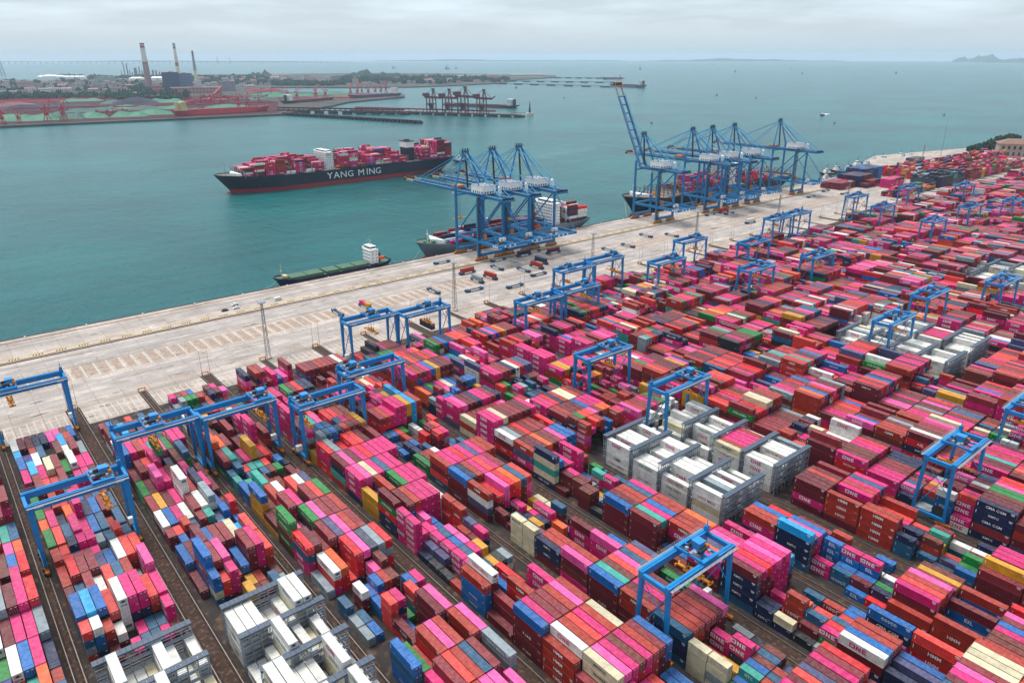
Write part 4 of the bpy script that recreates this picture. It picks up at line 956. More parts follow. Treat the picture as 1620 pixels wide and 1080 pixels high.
for x, y, k_, rz, lab in ((143.8,473,'dark',.05,'dark parked car beside two white ones on the quay'), (153.3,480.6,'white',.08,'white car on the quay, nearer the water'), (151.5,473,'white',.04,'white car on the quay, nearer the rail, beside dark car'), (180.5,473,'vanwhite',.02,'white van parked alone right of the lamp mast on the quay')):
    r = empty('parked_car', lab, 'car', (x, y, 0), rz, 'cars parked on the quay'); inst('body', CARM[k_], r)
    if k_ != 'vanwhite': inst('window', CARM['glass'], r)
    else:
        gm = MB(); gm.box(.3, 1.5, -.96, -.945, 1.25, 1.75); gm.box(-2.2, 0, -.96, -.945, 1.3, 1.75); gm.obj('window', GLASS, r)
    for wx in (-1.4, 1.4):
        for wy in (-.82, .82): inst('wheel', CARM['wheel'], r, (wx, wy, .34))
def mast_mesh(h):
    a = MB()
    b0, b1 = 1.05, .42
    nseg = 14
    for sx, sy in ((-1,-1),(1,-1),(1,1),(-1,1)): a.bar((sx*b0, sy*b0, .8), (sx*b1, sy*b1, h), .20, .20)
    for i in range(nseg):
        z0, z1 = .8 + (h-.8)*i/nseg, .8 + (h-.8)*(i+1)/nseg; w0 = b0 + (b1-b0)*i/nseg; w1 = b0 + (b1-b0)*(i+1)/nseg; s = 1 if i % 2 else -1
        for (ax0, ay0, ax1, ay1) in ((-s,-1,s,-1),(s,1,-s,1)): a.bar((ax0*w0, ay0*w0, z0), (ax1*w1, ay1*w1, z1), .10)
        for (ax0, ay0, ax1, ay1) in ((-1,-s,-1,s),(1,s,1,-s)): a.bar((ax0*w0, ay0*w0, z0), (ax1*w1, ay1*w1, z1), .10)
    lt = MB(); lt.tube((0,0,h), (0,0,h+.25), 2.0, n=16, mi=0)
    for i in range(14):
        t = 2*math.pi*i/14; x, y = 2.0*math.cos(t), 2.0*math.sin(t); lt.box(x-.28, x+.28, y-.28, y+.28, h-.45, h+.1, 1)
    for i in range(10):
        t = 2*math.pi*i/10; x, y = 2.2*math.cos(t), 2.2*math.sin(t); lt.box(x-.03, x+.03, y-.03, y+.03, h+.2, h+1.2, 0)
    lt.tube((0,0,h), (0,0,h+2.2), .06, n=5, mi=0)
    bs = MB(); bs.box(-1.5, 1.5, -1.5, 1.5, 0, .8)
    return a.mesh('mast', paint('mast_galvanised', '#8A8781', .6, .15, .4)), lt.mesh('lamp_ring', [GREYST, paint('lamp_glass', '#C9CCC8', .3, .05)]), bs.mesh('base', M_LANEC)
mm_, lr_, bb_ = mast_mesh(33.0)
for i, (x, y) in enumerate(((134,376),(261.5,376),(390,376),(517,376),(645,376),(772,372),(905,372),(1190,470))):
    r = empty('lamp_mast', ['tall lattice lamp mast alone on the left apron before the fifth block','tall lamp mast right of the first upper gantry pair','tall lamp mast rising behind the paired blue gantries mid apron','tall lamp mast behind the yard gantry near the black ship','tall lamp mast in front of the farthest right quay cranes','tall lamp mast on the far right apron before stacked navy containers','distant lamp mast among the far right blocks','distant lamp mast beside the far open ground'][i], 'lamp mast', (x, y, 0), 0, 'lamp masts along the apron')
    inst('mast', mm_, r); inst('lamp_ring', lr_, r); inst('base', bb_, r)
# thin antenna poles in pairs at the block heads and yellow buffer frames at the track ends
pm = MB(); pm.tube((0,0,0), (0,0,15), .11, .05, n=6); pm.box(-.25,.25,-.25,.25,0,.6); pme = pm.mesh('pole', paint('pole_grey', '#6E625C', .6))
bf = MB()
for x in (-1.6, 1.6): bf.box(x-.2, x+.2, -.3, .3, 0, 1.6); bf.bar((x, 0, 1.4), (x, -2.4, .1), .22)
bf.box(-1.8, 1.8, -.2, .2, 1.2, 1.6); bfm = bf.mesh('buffer', ORANGE)
for k in range(0, 27):
    xg = (railR(k-1) + railL(k)) / 2
    o = inst('track_buffer', bfm, None, (xg, YARDY + 23, 0)); tag(o, f"yellow track-end buffer on the apron, left of the {ORD[k+2]} block head", 'buffer', 'track end buffers')
    if k % 2 == 1 or k > 8:
        for q, dx in enumerate((-1.9, 2.3)):
            o = inst('antenna_pole', pme, None, (xg + dx, YARDY + 21.5 + q * .5, 0)); tag(o, f"thin {['left','right'][q]} pole of the pair standing left of the {ORD[k+2]} block head", 'pole', 'antenna poles at block heads')

# ------------------------------------------------------------------ ships
def hull_mesh(L_, B, deck, fb_red, flare=1.0, fore=3.0, aft=0.0, bulb=True, hexhull='0F1F33', hexred='9A1F24', hexdeck='6E6A66', stern_over=8.0, bow_rake=14.0, bul=1.1, n=48):
    """bow at +x; z=0 is the waterline. rows: keel line, waterline, red line, deck, bulwark"""
    a = MB()
    def half(u, lev):     # u 0 stern .. 1 bow
        if lev == 0: e = .34; s = .30
        elif lev == 1: e = .27; s = .24
        else: e = .16 + .02 * flare; s = .08
        v = 1.0
        if u > 1 - e: t = (u - (1 - e)) / e; v = max(0.0, 1 - t ** (2.0 if lev < 2 else 2.6)) ** (.62 if lev >= 2 else .8)
        if u < s: t = 1 - u / s; v = 1 - (.72 if lev == 0 else .5 if lev == 1 else .14) * t ** 1.6
        return v * B / 2
    def xs(u, lev):
        x = -L_/2 + u * L_
        sh = {0: bow_rake, 1: bow_rake * .82, 2: 0, 3: -bul}[lev]; st = {0: stern_over, 1: stern_over * .7, 2: 0, 3: 0}[lev]
        x -= sh * max(0, (u - .78) / .22) ** 1.3; x += st * max(0, (.12 - u) / .12)
        return x
    def zd(u, lev):
        if lev == 0: return -2.5
        if lev == 1: return fb_red
        sheer = fore * max(0, (u - .86) / .14) ** .7 + aft * max(0, (.12 - u) / .12)
        return deck + sheer + (bul if lev == 3 else 0) * (1 if (u > .86 or u < .05) else .55)
    levs = [0, 1, 2, 3]; P = {}
    for side in (-1, 1):
        for lev in levs:
            for i in range(n + 1):
                u = i / n; P[(side, lev, i)] = (xs(u, lev), side * half(u, lev), zd(u, lev))
    for side in (-1, 1):
        for li in range(3):
            vs = [P[(side, li, i)] for i in range(n+1)] + [P[(side, li+1, i)] for i in range(n+1)]
            fs = [(i, i+1, n+1+i+1, n+1+i) if side < 0 else (i+1, i, n+1+i, n+1+i+1) for i in range(n)]
            a.add(vs, fs, 1 if li == 0 else 0)
    # transom
    for li in range(3):
        a.add([P[(-1,li,0)], P[(1,li,0)], P[(1,li+1,0)], P[(-1,li+1,0)]], [(1,0,3,2)], 1 if li == 0 else 0)
    vs = [P[(-1,2,i)] for i in range(n+1)] + [P[(1,2,i)] for i in range(n+1)]
    a.add(vs, [(i, i+1, n+1+i+1, n+1+i) for i in range(n)], 2)
    if bulb:
        x0 = L_/2 - bow_rake - 5
        for j in range(7):
            pass
        m = 10; rings = []
        for j in range(7):
            t = j / 6; r = 2.3 * (1 - t ** 3) ** .5 if t < 1 else .05; x = x0 + t * 13
            rings.append([(x, r * .75 * math.cos(2*math.pi*q/m), -.9 + r * math.sin(2*math.pi*q/m)) for q in range(m)])
        vs = [p for rg in rings for p in rg]; fs = []
        for j in range(6):
            for q in range(m): fs.append((j*m+q, j*m+(q+1)%m, (j+1)*m+(q+1)%m, (j+1)*m+q))
        a.add(vs, fs, 1)
    mats = [paint('hull_' + hexhull, '#' + hexhull, .45, .18, .05, dirt='#4A3A34', dirt_amt=.3), paint('antifoul_' + hexred, '#' + hexred, .6, .15, .08), paint('deck_' + hexdeck, '#' + hexdeck, .8, .2, .2, dirt='#3A3330', dirt_amt=.5)]
    me = a.mesh('hull', mats); return me, half, zd
def foam_mat():
    m, nt, b = new_mat('foam_streaks'); N, L = nt.nodes, nt.links; tc = N.new('ShaderNodeTexCoord')
    mp = N.new('ShaderNodeMapping'); mp.inputs['Scale'].default_value = (.02, .12, 1); L.new(tc.outputs['Object'], mp.inputs[0])
    n1 = N.new('ShaderNodeTexNoise'); n1.inputs['Scale'].default_value = 1.0; n1.inputs['Detail'].default_value = 10; n1.inputs['Roughness'].default_value = .75; L.new(mp.outputs[0], n1.inputs[0])
    mr = N.new('ShaderNodeMapRange'); mr.inputs[1].default_value = .48; mr.inputs[2].default_value = .75; mr.inputs[4].default_value = .55; L.new(n1.outputs[0], mr.inputs[0]); L.new(mr.outputs[0], b.inputs['Alpha'])
    b.inputs['Base Color'].default_value = (.35, .5, .5, 1); b.inputs['Roughness'].default_value = .8; return m
FOAM = foam_mat()
def ship_root(name, label, cat, x, y, rz, z=SEA, group=None): return empty(name, label, cat, (x, y, z), rz, group)
def add_text(parent, text, size, loc, rot, hx, stretch=1.0, gap=None, name='lettering'):
    vs, fs = SHAPES.get(text) or font_shape(text)
    a = MB(); a.add([(x * size * stretch, y * size, 0) for x, y in vs], fs)
    o = a.obj(name, paint('text_' + hx, '#' + hx, .5, .03), parent); o.location = loc; o.rotation_euler = rot; return o
def superstructure(parent, x, w, l, z0, floors, fh=2.9, wings=True, hx='E8E8E4', mat=None, taper=0):
    m = mat or WHITE
    a = MB(); g_ = MB()
    for f in range(floors):
        zz = z0 + f * fh; ww = w - f * taper; a.box(x - l/2, x + l/2, -ww/2, ww/2, zz, zz + fh - .12); a.box(x - l/2 - .5, x + l/2 + .5, -ww/2 - .4, ww/2 + .4, zz + fh - .12, zz + fh)
        nw = max(3, int(ww / 2.2))
        for i in range(nw):
            y0 = -ww/2 + (i + .3) * ww / nw
            for s in (-1, 1): g_.box(x + s*l/2 - (.0 if s > 0 else .03), x + s*l/2 + (.03 if s > 0 else 0), y0, y0 + .8, zz + 1.1, zz + 1.9)
        for i in range(max(2, int(l / 2.4))):
            x0 = x - l/2 + (i + .3) * l / max(2, int(l / 2.4))
            for s in (-1, 1): g_.box(x0, x0 + .8, s*ww/2 - (0 if s > 0 else .03), s*ww/2 + (.03 if s > 0 else 0), zz + 1.1, zz + 1.9)
    zz = z0 + floors * fh; bw = w * (1.35 if wings else 1.0)
    a.box(x - l*.35, x + l*.42, -w*.42, w*.42, zz, zz + 3.0); a.box(x - 1.8, x + 1.8 + l*.2, -bw/2, bw/2, zz - .1, zz + 1.15)
    g_.box(x + l*.42, x + l*.42 + .05, -w*.4, w*.4, zz + 1.3, zz + 2.5)
    for s in (-1, 1): g_.box(x - l*.3, x + l*.38, s*w*.42 - (0 if s > 0 else .05), s*w*.42 + (.05 if s > 0 else 0), zz + 1.3, zz + 2.5)
    o = a.obj('superstructure', m, parent); g_.obj('window', GLASS, o)
    mt = MB(); mt.tube((x, 0, zz + 3), (x, 0, zz + 10), .35, .2, n=8); mt.box(x - .2, x + .2, -3, 3, zz + 7, zz + 7.3); mt.box(x + .3, x + .6, -1.8, 1.8, zz + 5.2, zz + 5.6); mt.tube((x, -4.5, zz+3), (x, -4.5, zz+6), .12, n=5); mt.tube((x, 4.5, zz+3), (x, 4.5, zz+6), .12, n=5)
    mt.obj('radar_mast', GREYST, parent)
    return zz

# 1. the big dark-hulled container ship under way
YL, YB = 355.0, 51.0
ym = ship_root('container_ship', 'large navy-hulled container ship with white lettering, under way in mid harbour', 'container ship', 478.0, 951.0, math.pi + .012)
me, hf, zdk = hull_mesh(YL, YB, 18.5, 4.6, fore=4.5, aft=0, bow_rake=19, stern_over=18)
inst('hull', me, ym)
# reads along the port side that faces the quay
for ch, off in zip('YANGMING', (-37, -27, -16.5, -6, 10.5, 20, 27.5, 37.5)):
    if ch not in SHAPES: SHAPES[ch] = font_shape(ch, 2, 0.0)
    add_text(ym, ch, 8.2, (-4.0 - off, YB/2 + .12, 11.8), (math.pi/2, 0, math.pi), 'E8EAEA', 1.15)
zt = superstructure(ym, 27, 34, 11, 18.5, 8, 2.8)
a = MB(); a.box(-113, -101, -9, 9, 18.5, 37, 0); a.box(-113.5, -100.5, -9.5, 9.5, 37, 45, 1); a.box(-113.7, -100.3, -9.7, 9.7, 45, 46.4, 0); a.box(-110, -104, -3, 3, 46.4, 48.2, 0); a.obj('funnel', [paint('funnel_dark', '#1B2430', .5), WHITE], ym)
a = MB(); a.prism([(150, -17), (158, 0), (150, 17), (149, 17), (149, -17)], 19, 24.5); a.obj('breakwater', WHITE, ym)
a = MB(); a.tube((163, 0, 22), (163, 0, 36), .5, .3); a.box(162.5, 163.5, -2, 2, 31, 31.4); a.obj('foremast', GREYST, ym)
for x in range(-168, 150, 15):
    if 17 < x < 38 or -118 < x < -97: continue
    a = MB()
    for y in np.linspace(-24, 24, 9): a.box(x - .35, x + .35, y - .3, y + .3, 18.4, 29.0)
    a.box(x - .5, x + .5, -24.6, 24.6, 27.0, 27.3); a.box(x - .5, x + .5, -24.6, 24.6, 21.6, 21.9)
    a.obj('lashing_bridge', paint('lashing_grey', '#6C6F72', .7, .2), ym)
a = MB(); a.bar((-176, -22, 19), (-176, -22, 27), .4); a.bar((-176, 22, 19), (-176, 22, 27), .4); a.box(-176.4, -175.6, -22, 22, 26.6, 27.0); a.bar((-165, 22, 27), (-176, 22, 27), .3); a.obj('stern_gantry', GREYST, ym)
a = MB()
for s in (-1, 1): a.tube((16, s*22, 22.5), (22, s*22, 22.5), 1.6, n=10)
a.obj('lifeboat', paint('lifeboat_orange', '#E5521E', .5), ym)
def ship_stack(sx, sy, sz, rz, xc, nrow, B_, tiers_fn, pal, seed, L_=12.19):
    for i in range(nrow):
        y = (i - (nrow-1)/2) * 2.5; r = hsh(seed, i); h = tiers_fn(i, r); base = pick(r, pal)
        for t in range(h):
            c = base if r.random() < .45 else pick(r, pal)
            X = sx + math.cos(rz) * xc - math.sin(rz) * y; Y = sy + math.sin(rz) * xc + math.cos(rz) * y
            FREE.append(dict(x=X, y=Y, z=sz + t*2.62, L=L_, H=2.59, c=c, t=('ONE' if c in 'Pp' and r.random() < .8 else ''), axis=rz, last=(t == h-1), edge=i in (0, nrow-1)))
PS = dict(P=36, p=3, M=16, m=10, B=8, w=8, W=2, n=3, R=4, t=.6, b=1.5)
rz = math.pi + .012
prof_far = [3,4,5,4,5,4,6,5,5,3,0,0,6,5,5,6,5,0,6,6,5,6]   # bow -> stern, heights in the middle/far rows
prof_near = [3,4,4,4,5,2,5,0,4,2,0,0,6,5,4,5,4,0,3,3,3,5]
xs_ = [141, 128, 114.5, 101, 87.5, 74] ; 
bayx = [140, 126.5, 113, 99.5, 86, 72.5, 59, 45.5, 8, -5.5, -19, -32.5, -46, -59.5, -73, -86.5, -125, -138.5, -152, -165]
hh = [(4,4),(5,5),(6,5),(6,6),(7,0),(7,6),(6,0),(6,4),(6,7),(7,5),(7,1),(6,5),(8,5),(7,2),(7,4),(5,2),(7,6),(6,3),(9,9),(9,8)]
for i, x in enumerate(bayx):
    nr = 13 if x > 130 else 17 if x > 115 else 19
    hm, hn = hh[i]
    def tf(j, r, nr=nr, hm=hm, hn=hn, i=i):
        # near side of the photograph is local +y (last rows)
        f = j / (nr - 1)
        h = hn if f > .55 else hm
        return max(0, h + (r.choice([0,0,0,-1,1]) if r.random() < .4 else 0))
    ship_stack(478.0, 951.0, SEA + 20.2, rz, x, nr, YB, tf, PS, ('ym', i))

a = MB(); a.add([(0,-9,0),(0,9,0),(190,26,0),(420,60,0),(430,20,0),(190,-14,0)], [(0,5,2,1),(5,4,3,2)][:0] or [(0,5,2,1),(5,4,3,2)]); o = a.obj('wake', FOAM, None, (656, 950, SEA + .04), .05); tag(o, kind='structure')
# 2. green-hatched coaster alongside the quay
cs = ship_root('coaster', 'blue-hulled coaster with green hatch covers and white bridge moored at the quay', 'cargo ship', 243.0, 514.0, math.pi)
me, hf, zdk = hull_mesh(96, 16, 5.8, 1.6, fore=2.2, aft=1.5, hexhull='18254A', hexred='8A2A28', hexdeck='4F6B58', stern_over=5, bow_rake=5, n=36)
inst('hull', me, cs)
for i, (x0, x1) in enumerate(((24, 37), (10.5, 23.5), (-3, 8.5), (-16, -4.5), (-28, -17))):
    a = MB(); a.box(x0, x1, -5.6, 5.6, 5.9, 7.8); a.box(x0 + .3, x1 - .3, -5.8, 5.8, 7.8, 8.0)
    for q in range(1, 4): a.box(x0 + q*(x1-x0)/4 - .08, x0 + q*(x1-x0)/4 + .08, -5.7, 5.7, 8.0, 8.12)
    a.obj('hatch_cover', paint('hatch_green', '#4A6B56', .7, .2, .4, dirt='#3F4A3E', dirt_amt=.4), cs)
superstructure(cs, -33.5, 12, 7, 7.0, 4, 2.7)
a = MB(); a.box(-41, -37.5, -2, 2, 7, 14, 0); a.box(-41.2, -37.3, -2.1, 2.1, 12.8, 14.1, 1); a.obj('funnel', [paint('funnel_navy', '#1B2A4A'), DARK], cs)
a = MB(); a.tube((-43, 3.5, 10), (-38.5, 3.5, 10), 1.3, n=10); a.obj('lifeboat', paint('lifeboat_orange', '#E5521E', .5), cs)
a = MB(); a.tube((42, 0, 8), (42, 0, 18), .35, .2); a.box(41.5, 42.5, -1, 1, 13, 13.3); a.box(38, 41, -2.5, 2.5, 8, 9.4); a.obj('foremast', paint('mast_buff', '#C9B68A'), cs)
for i, (p, q) in enumerate((((196, 511, 2.5), (182, 502.5, .6)), ((290, 512, 2.5), (305, 502.5, .6)), ((325, 516, 4), (308, 502.5, .6)), ((585, 520, 12), (570, 502.5, .6)))):
    a = MB(); P0, Q0 = Vector(p), Vector(q); prev = P0
    for j in range(1, 7):
        t = j/6; c = P0.lerp(Q0, t); c.z -= 1.2 * math.sin(math.pi*t); a.tube(prev, c, .09, n=5); prev = c
    tag(a.obj('mooring_rope', paint('rope_pale', '#B9B2A4', .9)), ['pale mooring rope from the coaster bow to the quay','mooring rope from the coaster stern to the quay','mooring rope from the grey feeder bow to the quay','mooring rope from the black ship bow to the quay'][i], 'rope')

# 3. grey feeder under the left cranes
fd = ship_root('feeder_ship', 'grey-hulled feeder container ship moored under the three left quay cranes', 'container ship', 422.0, 519.5, math.pi)
me, hf, zdk = hull_mesh(196, 30, 10.5, 2.6, fore=3.2, aft=0, hexhull='6F7B84', hexred='A04A48', hexdeck='5E6A60', stern_over=10, bow_rake=9, n=40)
inst('hull', me, fd)
superstructure(fd, -52, 24, 10, 10.5, 7)
a = MB(); a.box(-66, -60, -4, 4, 10.5, 30, 0); a.box(-66.2, -59.8, -4.2, 4.2, 26, 28.5, 1); a.obj('funnel', [paint('funnel_dark', '#1B2430'), WHITE], fd)
a = MB(); a.prism([(78, -12), (84, 0), (78, 12), (77, 12), (77, -12)], 10.5, 15.5); a.obj('breakwater', WHITE, fd)
a = MB(); a.tube((87, 0, 13), (87, 0, 24), .4, .25); a.box(86.6, 87.4, -1.5, 1.5, 20, 20.3); a.obj('foremast', WHITE, fd)
for x, y, s in ((84, -4, 1.3), (84, 4, 1.3), (90, 0, 1.0)): a = MB(); a.box(x-s, x+s, y-s, y+s, 13, 14.4); a.obj('deck_winch', paint('winch_green', '#2E8A5A'), fd)
a = MB(); a.tube((-48, -12.5, 19), (-42, -12.5, 19), 1.5, n=10); a.obj('lifeboat', paint('lifeboat_orange', '#E5521E', .5), fd)
PF = dict(P=5, M=14, m=10, B=6, w=12, n=22, s=6, R=6, b=3)
for i, x in enumerate((66, 53, 40, 27, 14, 1, -12, -25, -38)):
    ship_stack(422.0, 519.5, SEA + 11.6, math.pi, x, 11, 30, lambda j, r, i=i: max(0, [1,2,3,2,3,3,4,2,1][i] + r.choice([0,0,-1,1])), PF, ('fd', i))
for i, x in enumerate((-73, -86)):
    ship_stack(422.0, 519.5, SEA + 11.6, math.pi, x, 11, 30, lambda j, r: 5 + r.choice([0,0,1,-1]), dict(w=14, M=6, n=4, R=4, W=3), ('fd2', i))

# 4. black ship under the right cranes
bs = ship_root('container_ship', 'large black-hulled container ship moored under the five right quay cranes', 'container ship', 745.0, 527.0, math.pi)
me, hf, zdk = hull_mesh(305, 43, 16.5, 4.2, fore=4, aft=0, hexhull='16181F', hexred='8E2A2E', hexdeck='57504C', stern_over=14, bow_rake=15, n=44)
inst('hull', me, bs)
superstructure(bs, -20, 30, 12, 16.5, 9)
a = MB(); a.prism([(128, -15), (136, 0), (128, 15), (127, 15), (127, -15)], 16.5, 22.5); a.obj('breakwater', WHITE, bs)
a = MB(); a.tube((140, 0, 20), (140, 0, 33), .45, .3); a.obj('foremast', WHITE, bs)
for x in range(-140, 124, 14):
    if -32 < x < -6: continue
    a = MB()
    for y in np.linspace(-20, 20, 8): a.box(x - .35, x + .35, y - .3, y + .3, 16.4, 25.0)
    a.box(x - .5, x + .5, -20.6, 20.6, 24.6, 25.0); a.box(x - .4, x + .4, -20.6, 20.6, 19.6, 19.9)
    a.obj('lashing_bridge', paint('lashing_brown', '#6A5A50', .7, .2), bs)
for x in range(-132, 124, 14):
    if -32 < x < -4: continue
    a = MB(); a.box(x - 6, x + 6, -19.5, 19.5, 16.5, 17.8); a.obj('hatch_cover', paint('hatch_brown', '#8C7C70', .8, .2, .1), bs)
for i, x in enumerate((62, 48, 34, 20, 6, -48, -62, -76, -90)):
    ship_stack(745.0, 527.0, SEA + 18, math.pi, x, 16, 43, lambda j, r, i=i: max(0, [1,2,4,3,5,3,4,2,1][i] + r.choice([0,-1,-1,1])), dict(P=20, M=16, B=6, n=8, b=6, R=8, w=3), ('bs', i))

# 5. tugs
def tug(x, y, rz, label, hull='14202C', s=1.0):
    r = ship_root('tugboat', label, 'tugboat', x, y, rz, SEA, 'tugboats in the basin and harbour')
    me, _, _ = hull_mesh(32*s, 11*s, 2.2*s, .5, fore=1.6, bulb=False, hexhull=hull, hexdeck='8A5A4A', stern_over=2, bow_rake=2.5, n=18, bul=.9)
    inst('hull', me, r)
    a = MB(); a.box(-4*s, 8*s, -3.6*s, 3.6*s, 2.2*s, 5.2*s); a.box(-1*s, 7*s, -2.8*s, 2.8*s, 5.2*s, 7.8*s); a.box(.5*s, 5.5*s, -2.2*s, 2.2*s, 7.8*s, 10.2*s); o = a.obj('wheelhouse', WHITE, r)
    g_ = MB(); g_.box(.4*s, 5.6*s, -2.3*s, 2.3*s, 8.6*s, 9.6*s); g_.obj('window', GLASS, o)
    f = MB(); 
    for yy in (-2.2, 2.2): f.box(-5.5*s, -3.8*s, (yy-.7)*s, (yy+.7)*s, 2.2*s, 8.4*s)
    f.obj('funnel', paint('tug_funnel', '#1A1E26'), r)
    m = MB(); m.tube((2*s,0,10.2*s), (2*s,0,18*s), .28, .18, n=6); m.box(1.8*s, 2.2*s, -1.5*s, 1.5*s, 14*s, 14.3*s); m.obj('radar_mast', paint('mast_brown', '#4A3030'), r)
    q = MB()
    for i in range(9): q.tube((-14*s + i*3.3*s, -5.6*s, 1.6*s), (-14*s + i*3.3*s, -5.9*s, 1.6*s), .6*s, n=8); q.tube((-14*s + i*3.3*s, 5.6*s, 1.6*s), (-14*s + i*3.3*s, 5.9*s, 1.6*s), .6*s, n=8)
    q.obj('fender_tyre', BLACKRUB, r)
tug(716, 1000, math.pi + .2, 'dark tugboat following close behind the big ship stern')
TG = [(1309,273),(1323,269),(1340,268),(1357,262),(1370,260),(1381,253),(1396,252),(1425,249),(1440,247),(1308,283)]
TL = ['first tug at the left end of the basin row','second tug in the basin row','third tug, small and low, in the basin row','tug with large pale wheelhouse near the row middle','fifth tug of the basin row, behind navy stacks','dark-decked tug behind the navy stacks','small white tug behind the navy stacks','big white tug near the right end of the row','last tug at the right end of the row','pale blue-decked tug nearest the quay end']
for i, (px, py) in enumerate(TG):
    p = at(px, py + 3, SEA); tug(p.x, p.y, math.pi + .35 * ((i * 7) % 3 - 1), TL[i], '14202C' if i != 9 else '2F6FA8', 1.0 if i in (3, 7) else .85)
p = at(1301, 183, SEA); tug(p.x, p.y, math.radians(200), 'small launch speeding alone across the open water', '1B2A3A', .9)
a = MB(); a.add([(0, -1.5, 0), (0, 1.5, 0), (75, 9, 0), (75, -9, 0)], [(0,3,2,1)]); o = a.obj('wake', paint('wake_foam', '#B9D0D4', .6, .3, .1), None, (p.x + 12, p.y + 4, SEA + .05), math.radians(20)); tag(o, kind='structure')

# ------------------------------------------------------------------ second stacking ground beyond the yard, far right
PN = dict(n=30, s=6, M=10, m=8, P=8, R=4, B=4, b=8)
PRR = dict(P=22, M=16, m=12, B=12, R=8, n=10, w=3, g=3, Y=4, O=4, t=2, b=3, k=2)
def field(x0, nx, y0, ny, hfn, pal, seed, axis=0.0, px=12.7, py=2.66):
    for i in range(nx):
        for j in range(ny):
            r = hsh(seed, i, j); h = hfn(i, j, r); base = pick(hsh(seed, i, j // 3), pal)
            for t in range(h):
                c = base if r.random() < .6 else pick(r, pal)
                FREE.append(dict(x=x0 + i*px, y=y0 + j*py, z=t*2.75 + .03, L=12.19, H=2.72, c=c, t='ONE' if c == 'P' and r.random() < .5 else '', axis=0.0, last=t == h-1, edge=j == 0 or i == 0))
field(905, 3, 446, 10, lambda i, j, r: 3, dict(M=14, P=6, m=10), 'f0')
field(943.5, 3, 432, 14, lambda i, j, r: 5 if j > 3 else (3 if i else 2), dict(n=40, M=14, m=8, R=5), 'fa')
field(990, 4, 458, 14, lambda i, j, r: 6 if j < 10 else 4, dict(n=26, b=18, s=8), 'fb')
field(1060, 14, 418, 12, lambda i, j, r: 5 + r.choice([0,0,1,-1]), PRR, 'fc')
field(965, 3, 412, 5, lambda i, j, r: 4, dict(P=30, M=6, m=4), 'fd_')
field(1015, 6, 372, 14, lambda i, j, r: 4 + (i % 2) + r.choice([0,0,-1,1]), dict(k=30, d=22, n=10, t=4, u=6, y=3), 'fe')
field(1110, 16, 372, 14, lambda i, j, r: 4 + r.choice([0,0,1,-1]), PRR, 'ff')
field(1245, 10, 414, 14, lambda i, j, r: 5 + r.choice([0,0,1,-1,-2]), PRR, 'fh')
field(1062, 9, 453, 7, lambda i, j, r: 4 + r.choice([0,0,1,-1]), PRR, 'fi')
field(905, 8, 374, 8, lambda i, j, r: 2 + r.choice([0,0,1,-1]), PRR, 'fj')
field(1240, 3, 500, 5, lambda i, j, r: 2, dict(d=10, n=4), 'fg')
# ------------------------------------------------------------------ old hall, trees and slipway at the right edge
def leafy(name, pts, r0, r1, hexes, seed, label=None, cat=None, group=None, kind=None, nb=26, trunk=True, loc=None):
    """tree or thicket: many small leaf clumps scattered through an uneven crown"""
    r = random.Random(seed); a = MB()
    for (x, y, z, R, H) in pts:
        for i in range(nb):
            t = r.uniform(0, 2*math.pi); ph = math.acos(r.uniform(-.5, 1)); rr = R * r.uniform(.45, 1.05)
            cx, cy, cz = x + rr * math.cos(t) * math.sin(ph), y + rr * math.sin(t) * math.sin(ph), z + H * (.5 + .5 * math.cos(ph) * r.uniform(.7, 1.1))
            s = R * r.uniform(r0, r1); q = [Vector((r.gauss(0,1), r.gauss(0,1), r.gauss(0,1))).normalized() * s * r.uniform(.7, 1.2) for _ in range(6)]
            base = [(cx + v.x, cy + v.y, cz + v.z * .8) for v in q]
            a.add([(cx + s, cy, cz), (cx, cy + s, cz), (cx - s, cy, cz), (cx, cy - s, cz), (cx, cy, cz + s), (cx, cy, cz - s)], [(0,1,4),(1,2,4),(2,3,4),(3,0,4),(1,0,5),(2,1,5),(3,2,5),(0,3,5)], r.randrange(len(hexes)))
            a.v[-6:] = [(p[0] + r.uniform(-.35,.35)*s, p[1] + r.uniform(-.35,.35)*s, p[2] + r.uniform(-.35,.35)*s) for p in a.v[-6:]]
    return a
FOL = [paint('foliage_a', '#1B362A', .9, .25, .3, spec=.1), paint('foliage_b', '#26422C', .9, .25, .3, spec=.1), paint('foliage_c', '#152A24', .9, .25, .3, spec=.1)]
BARK = paint('bark', '#4A3A2E', .9)
